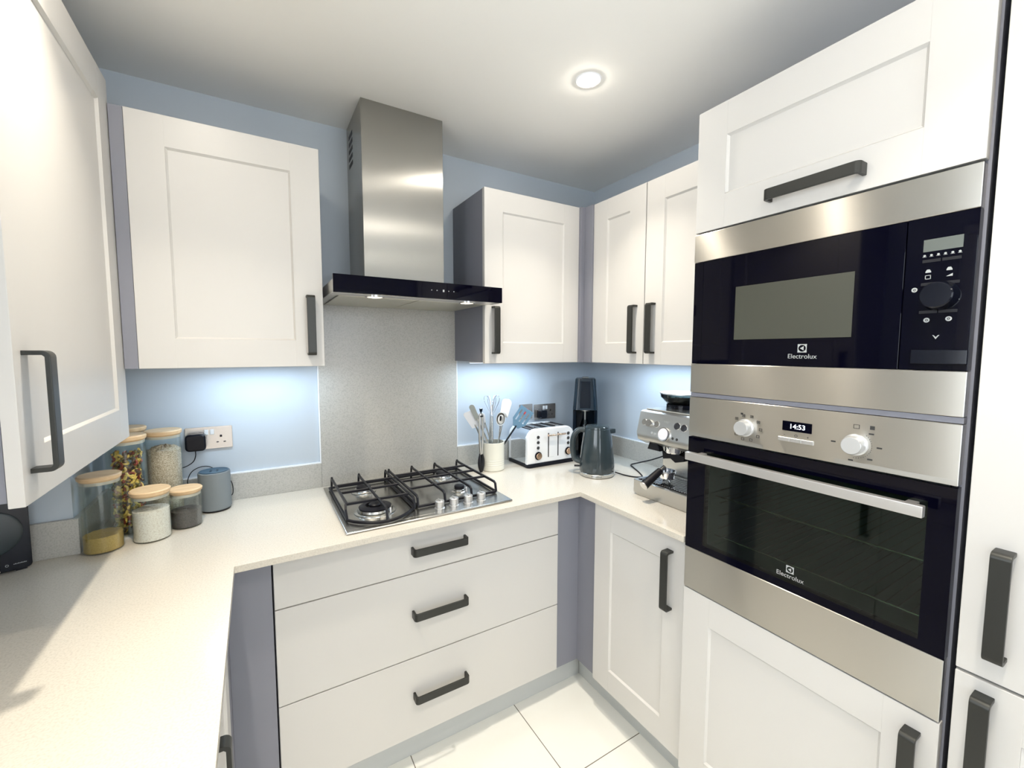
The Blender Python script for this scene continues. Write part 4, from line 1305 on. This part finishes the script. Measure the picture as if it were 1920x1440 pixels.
# ------------------------------------------------------------------ drinks maker in the corner
r = thing('soda_maker', 'tall dark navy drinks maker in the corner behind the kettle', 'drinks maker', (-0.180, -0.160, ZT + 0.0005), -0.70)
w, d_ = 0.132, 0.150
def taper(w0, w1, d0, d1, z0, z1, rr=0.02, y0=0, n=5):
    g = G(); b = bmesh.new()
    rings = []
    for w_, dd2, z in ((w0, d0, z0), (w1, d1, z1)):
        rings.append([b.verts.new((p[0], y0 + p[1], z)) for p in rounded(w_, dd2, rr, n, -w_ / 2, -dd2 / 2)])
    k = len(rings[0])
    for i in range(k):
        b.faces.new((rings[0][i], rings[0][(i + 1) % k], rings[1][(i + 1) % k], rings[1][i]))
    b.faces.new(rings[0][::-1]); b.faces.new(rings[1])
    bmesh.ops.recalc_face_normals(b, faces=list(b.faces))
    bmesh.ops.bevel(b, geom=[e for e in b.edges if abs(e.verts[0].co.z - z1) < 1e-6 and abs(e.verts[1].co.z - z1) < 1e-6], offset=0.004, segments=2, affect='EDGES')
    return g._take(b)
obj('base', taper(w, w, d_, d_, 0, 0.018, 0.025), M['navy'], r)
obj('column', taper(w, 0.128, 0.080, 0.078, 0.018, 0.300, 0.02, 0.033), M['navy'], r)
hdp = obj('head', taper(0.130, 0.106, 0.150, 0.118, 0.262, 0.427, 0.022), M['navy2'], r)
obj('front_plate', G().prism([(-0.030, 0.268), (0.030, 0.268), (0.026, 0.412), (-0.026, 0.412)], ((0, -0.0640, 0), (1, 0, 0), (0, 0, 1), (0, -1, 0.13)), 0.010, 0.003), M['navy'], hdp)
obj('top_button', G().box(-0.018, 0.018, -0.02, 0.03, 0.4272, 0.4330, 0.003), M['steelS'], hdp)
g = G().cyl((0, -0.020, 0.252), 0.026, 0.010, 'z', 28)
obj('collar', g, M['steelS'], r)
g = G().cyl((0, -0.024, 0.178), 0.0035, 0.075, 'z', 14, r2=0.0055)
obj('nozzle', g, M['alu'], r)
obj('side_wing', G().box(-0.064, -0.048, -0.06, 0.0, 0.018, 0.262, 0.004), M['navy'], r)
obj('side_wing', G().box(0.048, 0.064, -0.06, 0.0, 0.018, 0.262, 0.004), M['navy'], r)
g = G().lathe([(0, 0.020), (0.030, 0.020), (0.034, 0.030), (0.034, 0.150), (0.020, 0.190), (0.016, 0.205), (0.014, 0.205), (0.0185, 0.190), (0.032, 0.150), (0.032, 0.032), (0, 0.024)], (0, -0.020, 0), 32)
obj('bottle', g, glass('smoked_bottle', (0.55, 0.62, 0.66), 1.4, 0.05), r)

# ------------------------------------------------------------------ coffee machine
EY0, EY1 = -0.738, -1.052
ec = (EY0 + EY1) / 2
loc = (-0.25, ec, ZT + 0.0005)
r = thing('espresso_machine', 'steel espresso machine with a bean hopper beside the oven', 'coffee machine', loc)
fe = lambda y: ((0, y, 0), (1, 0, 0), (0, 0, 1), (0, -1, 0))
Z = ZT
# head with the sloping control panel
prof = [(-0.060, Z + 0.210), (-0.355, Z + 0.200), (-0.400, Z + 0.222), (-0.408, Z + 0.250), (-0.388, Z + 0.332), (-0.376, Z + 0.338), (-0.060, Z + 0.338)]
obj('head', G().prism(prof, fe(EY0), EY0 - EY1, 0.003, 2), M['steelS'], r, loc)
obj('top_tray', G().box(-0.365, -0.070, EY0 - 0.010, EY1 + 0.010, Z + 0.3385, Z + 0.344, 0.002), M['steel'], r, loc)
g = G()
g.box(-0.060, -0.250, EY0 - 0.004, EY1 + 0.004, Z + 0.006, Z + 0.2095)
obj('body', g, M['steel'], r, loc)
obj('back_plate', G().box(-0.2505, -0.2530, EY0 - 0.020, EY1 + 0.020, Z + 0.075, Z + 0.205), M['steel'], r, loc)
g = G().prism([(0, 0.008), (0.022, 0), (0.314 - 0.022, 0), (0.314, 0.008), (0.314, 0.060), (0.0, 0.060)], ((-0.4180, EY0, Z), (0, -1, 0), (0, 0, 1), (1, 0, 0)), 0.166, 0.004, 2)
dt = obj('drip_tray', g, M['steelS'], r, loc)
g = G()
g.box(-0.405, -0.262, EY0 - 0.015, EY1 + 0.015, Z + 0.0600, Z + 0.0620)
obj('tray_well', g, M['black'], dt, loc)
g = G()
for k in range(26):
    y = EY0 - 0.022 - k * 0.0108
    g.box(-0.402, -0.265, y - 0.0022, y + 0.0022, Z + 0.0622, Z + 0.0650)
obj('grille', g, M['chrome'], dt, loc)
# controls, built along the sloping front: s runs up the slope
n_ = Vector((-0.0820, 0, 0.0200)).normalized()
up_ = Vector((0.020, 0, 0.082)).normalized()
o_ = Vector((-0.408, 0, Z + 0.250))
rotp = Matrix((Vector((0, -1, 0)), up_, n_)).transposed().to_4x4()
def dial(y, s, rad, hgt, m, name, par=None, prof=None):
    p = o_ + up_ * s + Vector((0, y, 0))
    g = G().lathe(prof or [(0, 0), (rad, 0), (rad, hgt * 0.7), (rad - 0.001, hgt), (0, hgt)], p, 32, rotp)
    return obj(name, g, m, par or r, loc)
dial(-0.770, 0.045, 0.0125, 0.003, M['chrome'], 'button')
dial(-0.799, 0.043, 0.0150, 0.012, M['chrome'], 'dial')
dial(-0.831, 0.044, 0.0125, 0.003, M['chrome'], 'button')
dial(-0.922, 0.050, 0.0135, 0.003, M['chrome'], 'button')
dial(-0.952, 0.047, 0.0135, 0.003, M['chrome'], 'button')
gm = dial(-0.872, 0.012, 0.0265, 0.008, M['chrome'], 'pressure_gauge')
dial(-0.872, 0.012, 0.0225, 0.0086, mat('gauge_face', (0.72, 0.72, 0.78), 0.2), 'gauge_face', gm)
dial(-0.815, 0.008, 0.0050, 0.001, M['alu'], 'indicator')
dial(-0.830, 0.006, 0.0050, 0.001, M['alu'], 'indicator')
dial(-0.912, 0.003, 0.0050, 0.001, M['mark'], 'indicator')
dial(-0.930, 0.002, 0.0050, 0.001, M['mark'], 'indicator')
tp_ = o_ + up_ * 0.062 + Vector((0, -0.872, 0)) + n_ * 0.0006
t_ = text('lettering', 'Sage', 0.017, (tp_.x - loc[0], tp_.y - loc[1], tp_.z - loc[2]), (0, 0, 0), M['white_print'], r)
t_.rotation_euler = rotp.to_euler()
# group head, spout, steam wand tip
g = G().lathe([(0, 0), (0.030, 0), (0.034, 0.006), (0.034, 0.026), (0, 0.026)], (-0.345, -0.872, Z + 0.184), 36)
obj('group_head', g, M['chrome'], r, loc)
g = G().prism([(-0.020, 0.0), (0.020, 0.0), (0.030, -0.028), (-0.030, -0.028)], ((-0.350, -0.800, Z + 0.212), (0, 1, 0), (0, 0, 1), (-1, 0, 0)), 0.030, 0.004, 2)
obj('grinder_outlet', g, M['black'], r, loc)
g = G().prism([(-0.050, 0), (0.055, 0), (0.050, -0.022), (0.012, -0.034), (-0.010, -0.022), (-0.045, -0.030)], ((-0.262, -0.865, Z + 0.180), (0, -1, 0), (0, 0, 1), (-1, 0, 0)), 0.085, 0.004, 2)
obj('bracket', g, M['black'], r, loc)
g = G().box(-0.340, -0.300, -0.930, -0.968, Z + 0.150, Z + 0.199, 0.004)
obj('water_outlet', g, M['steel'], r, loc)
# hopper
hc = (-0.230, -0.815, Z + 0.3442)
hp = obj('hopper', G().lathe([(0.052, 0.004), (0.060, 0.018), (0.084, 0.042), (0.086, 0.056), (0.0845, 0.056), (0.0825, 0.043), (0.0585, 0.020), (0.050, 0.005)], hc, 48, closed=True), M['hopper'], r, loc)
obj('hopper_base', G().lathe([(0, 0), (0.062, 0), (0.062, 0.014), (0.056, 0.018), (0, 0.018)], hc, 40), M['blackgloss'], hp, loc)
obj('hopper_lid', G().lathe([(0, 0.0565), (0.088, 0.0565), (0.088, 0.061), (0.080, 0.0635), (0, 0.0635)], hc, 48), M['alu'], hp, loc)
g = G()
rnd = random.Random(3)
b = bmesh.new()
for k in range(260):
    a, rr, z = rnd.uniform(0, 2 * PI), rnd.uniform(0.0, 0.055), rnd.uniform(0.020, 0.036)
    if rr > 0.040 + (z - 0.02): continue
    mt = Matrix.Translation((hc[0] + rr * math.cos(a), hc[1] + rr * math.sin(a), hc[2] + z)) @ Matrix.Rotation(rnd.uniform(0, 3), 4, 'Z') @ Matrix.Diagonal((0.0055, 0.0038, 0.0034, 1))
    bmesh.ops.create_icosphere(b, subdivisions=1, radius=1, matrix=mt)
g._take(b)
tag(obj('coffee_beans', g, mat('roast_bean', (0.035, 0.018, 0.010), 0.35)), 'dark coffee beans inside the smoked hopper', 'coffee beans', None, 'stuff')
# portafilter resting on the tray
r = thing('portafilter', 'black-handled portafilter lying across the drip tray', 'portafilter', (-0.360, -0.850, Z + 0.0655))
pa = Vector((-0.385, -0.8418, Z + 0.1130)); pb = Vector((-0.468, -0.8370, Z + 0.0660))
L0 = Vector(r.location)
g = G()
d_ = (pb - pa)
g.tube([pa - L0, pa + d_ * 0.25 - L0, pa + d_ * 0.7 - L0, pb - L0], lambda t: 0.0125 + 0.0045 * t, 20)
h_ = obj('handle', g, M['black'], r)
g = G().rod(pb - L0, pb + d_.normalized() * 0.003 - L0, 0.0165, n=28)
obj('end_cap', g, M['alu'], h_)
pc = pa - d_.normalized() * 0.045 + Vector((-0.004, 0, -0.020))
g = G()
g.rod(pa - L0, pa - d_.normalized() * 0.025 - L0, 0.0085, n=16)
rot = d_.to_track_quat('Y', 'Z').to_matrix().to_4x4()
g.lathe([(0.024, -0.014), (0.031, -0.012), (0.033, 0.010), (0.036, 0.012), (0.036, 0.016), (0.030, 0.016), (0.028, -0.008), (0, -0.010), (0, -0.014)], tuple(Vector((pc.x, pc.y, Z + 0.094)) - L0), 36)
obj('basket_holder', g, M['chrome'], r)
g = G()
for s in (-1, 1):
    c0 = Vector((pc.x, pc.y, Z + 0.082)) - L0
    g.tube([c0, c0 + Vector((0, s * 0.010, -0.006)), c0 + Vector((0, s * 0.014, -0.0150))], 0.0045, 10)
obj('spout', g, M['chrome'], r)
# tamper standing on the machine
r = thing('tamper', 'pale rounded knob on a thin dark stem on top of the coffee machine', 'tamper', (-0.104, -0.790, Z + 0.3445))
obj('stem', G().lathe([(0, 0), (0.020, 0), (0.020, 0.006), (0.006, 0.012), (0.005, 0.078), (0, 0.078)], (0, 0, 0), 24), M['black'], r)
obj('knob', G().lathe([(0, 0.070), (0.018, 0.074), (0.026, 0.090), (0.024, 0.106), (0.014, 0.116), (0, 0.118)], (0, 0, 0), 28), M['glassred'], r)
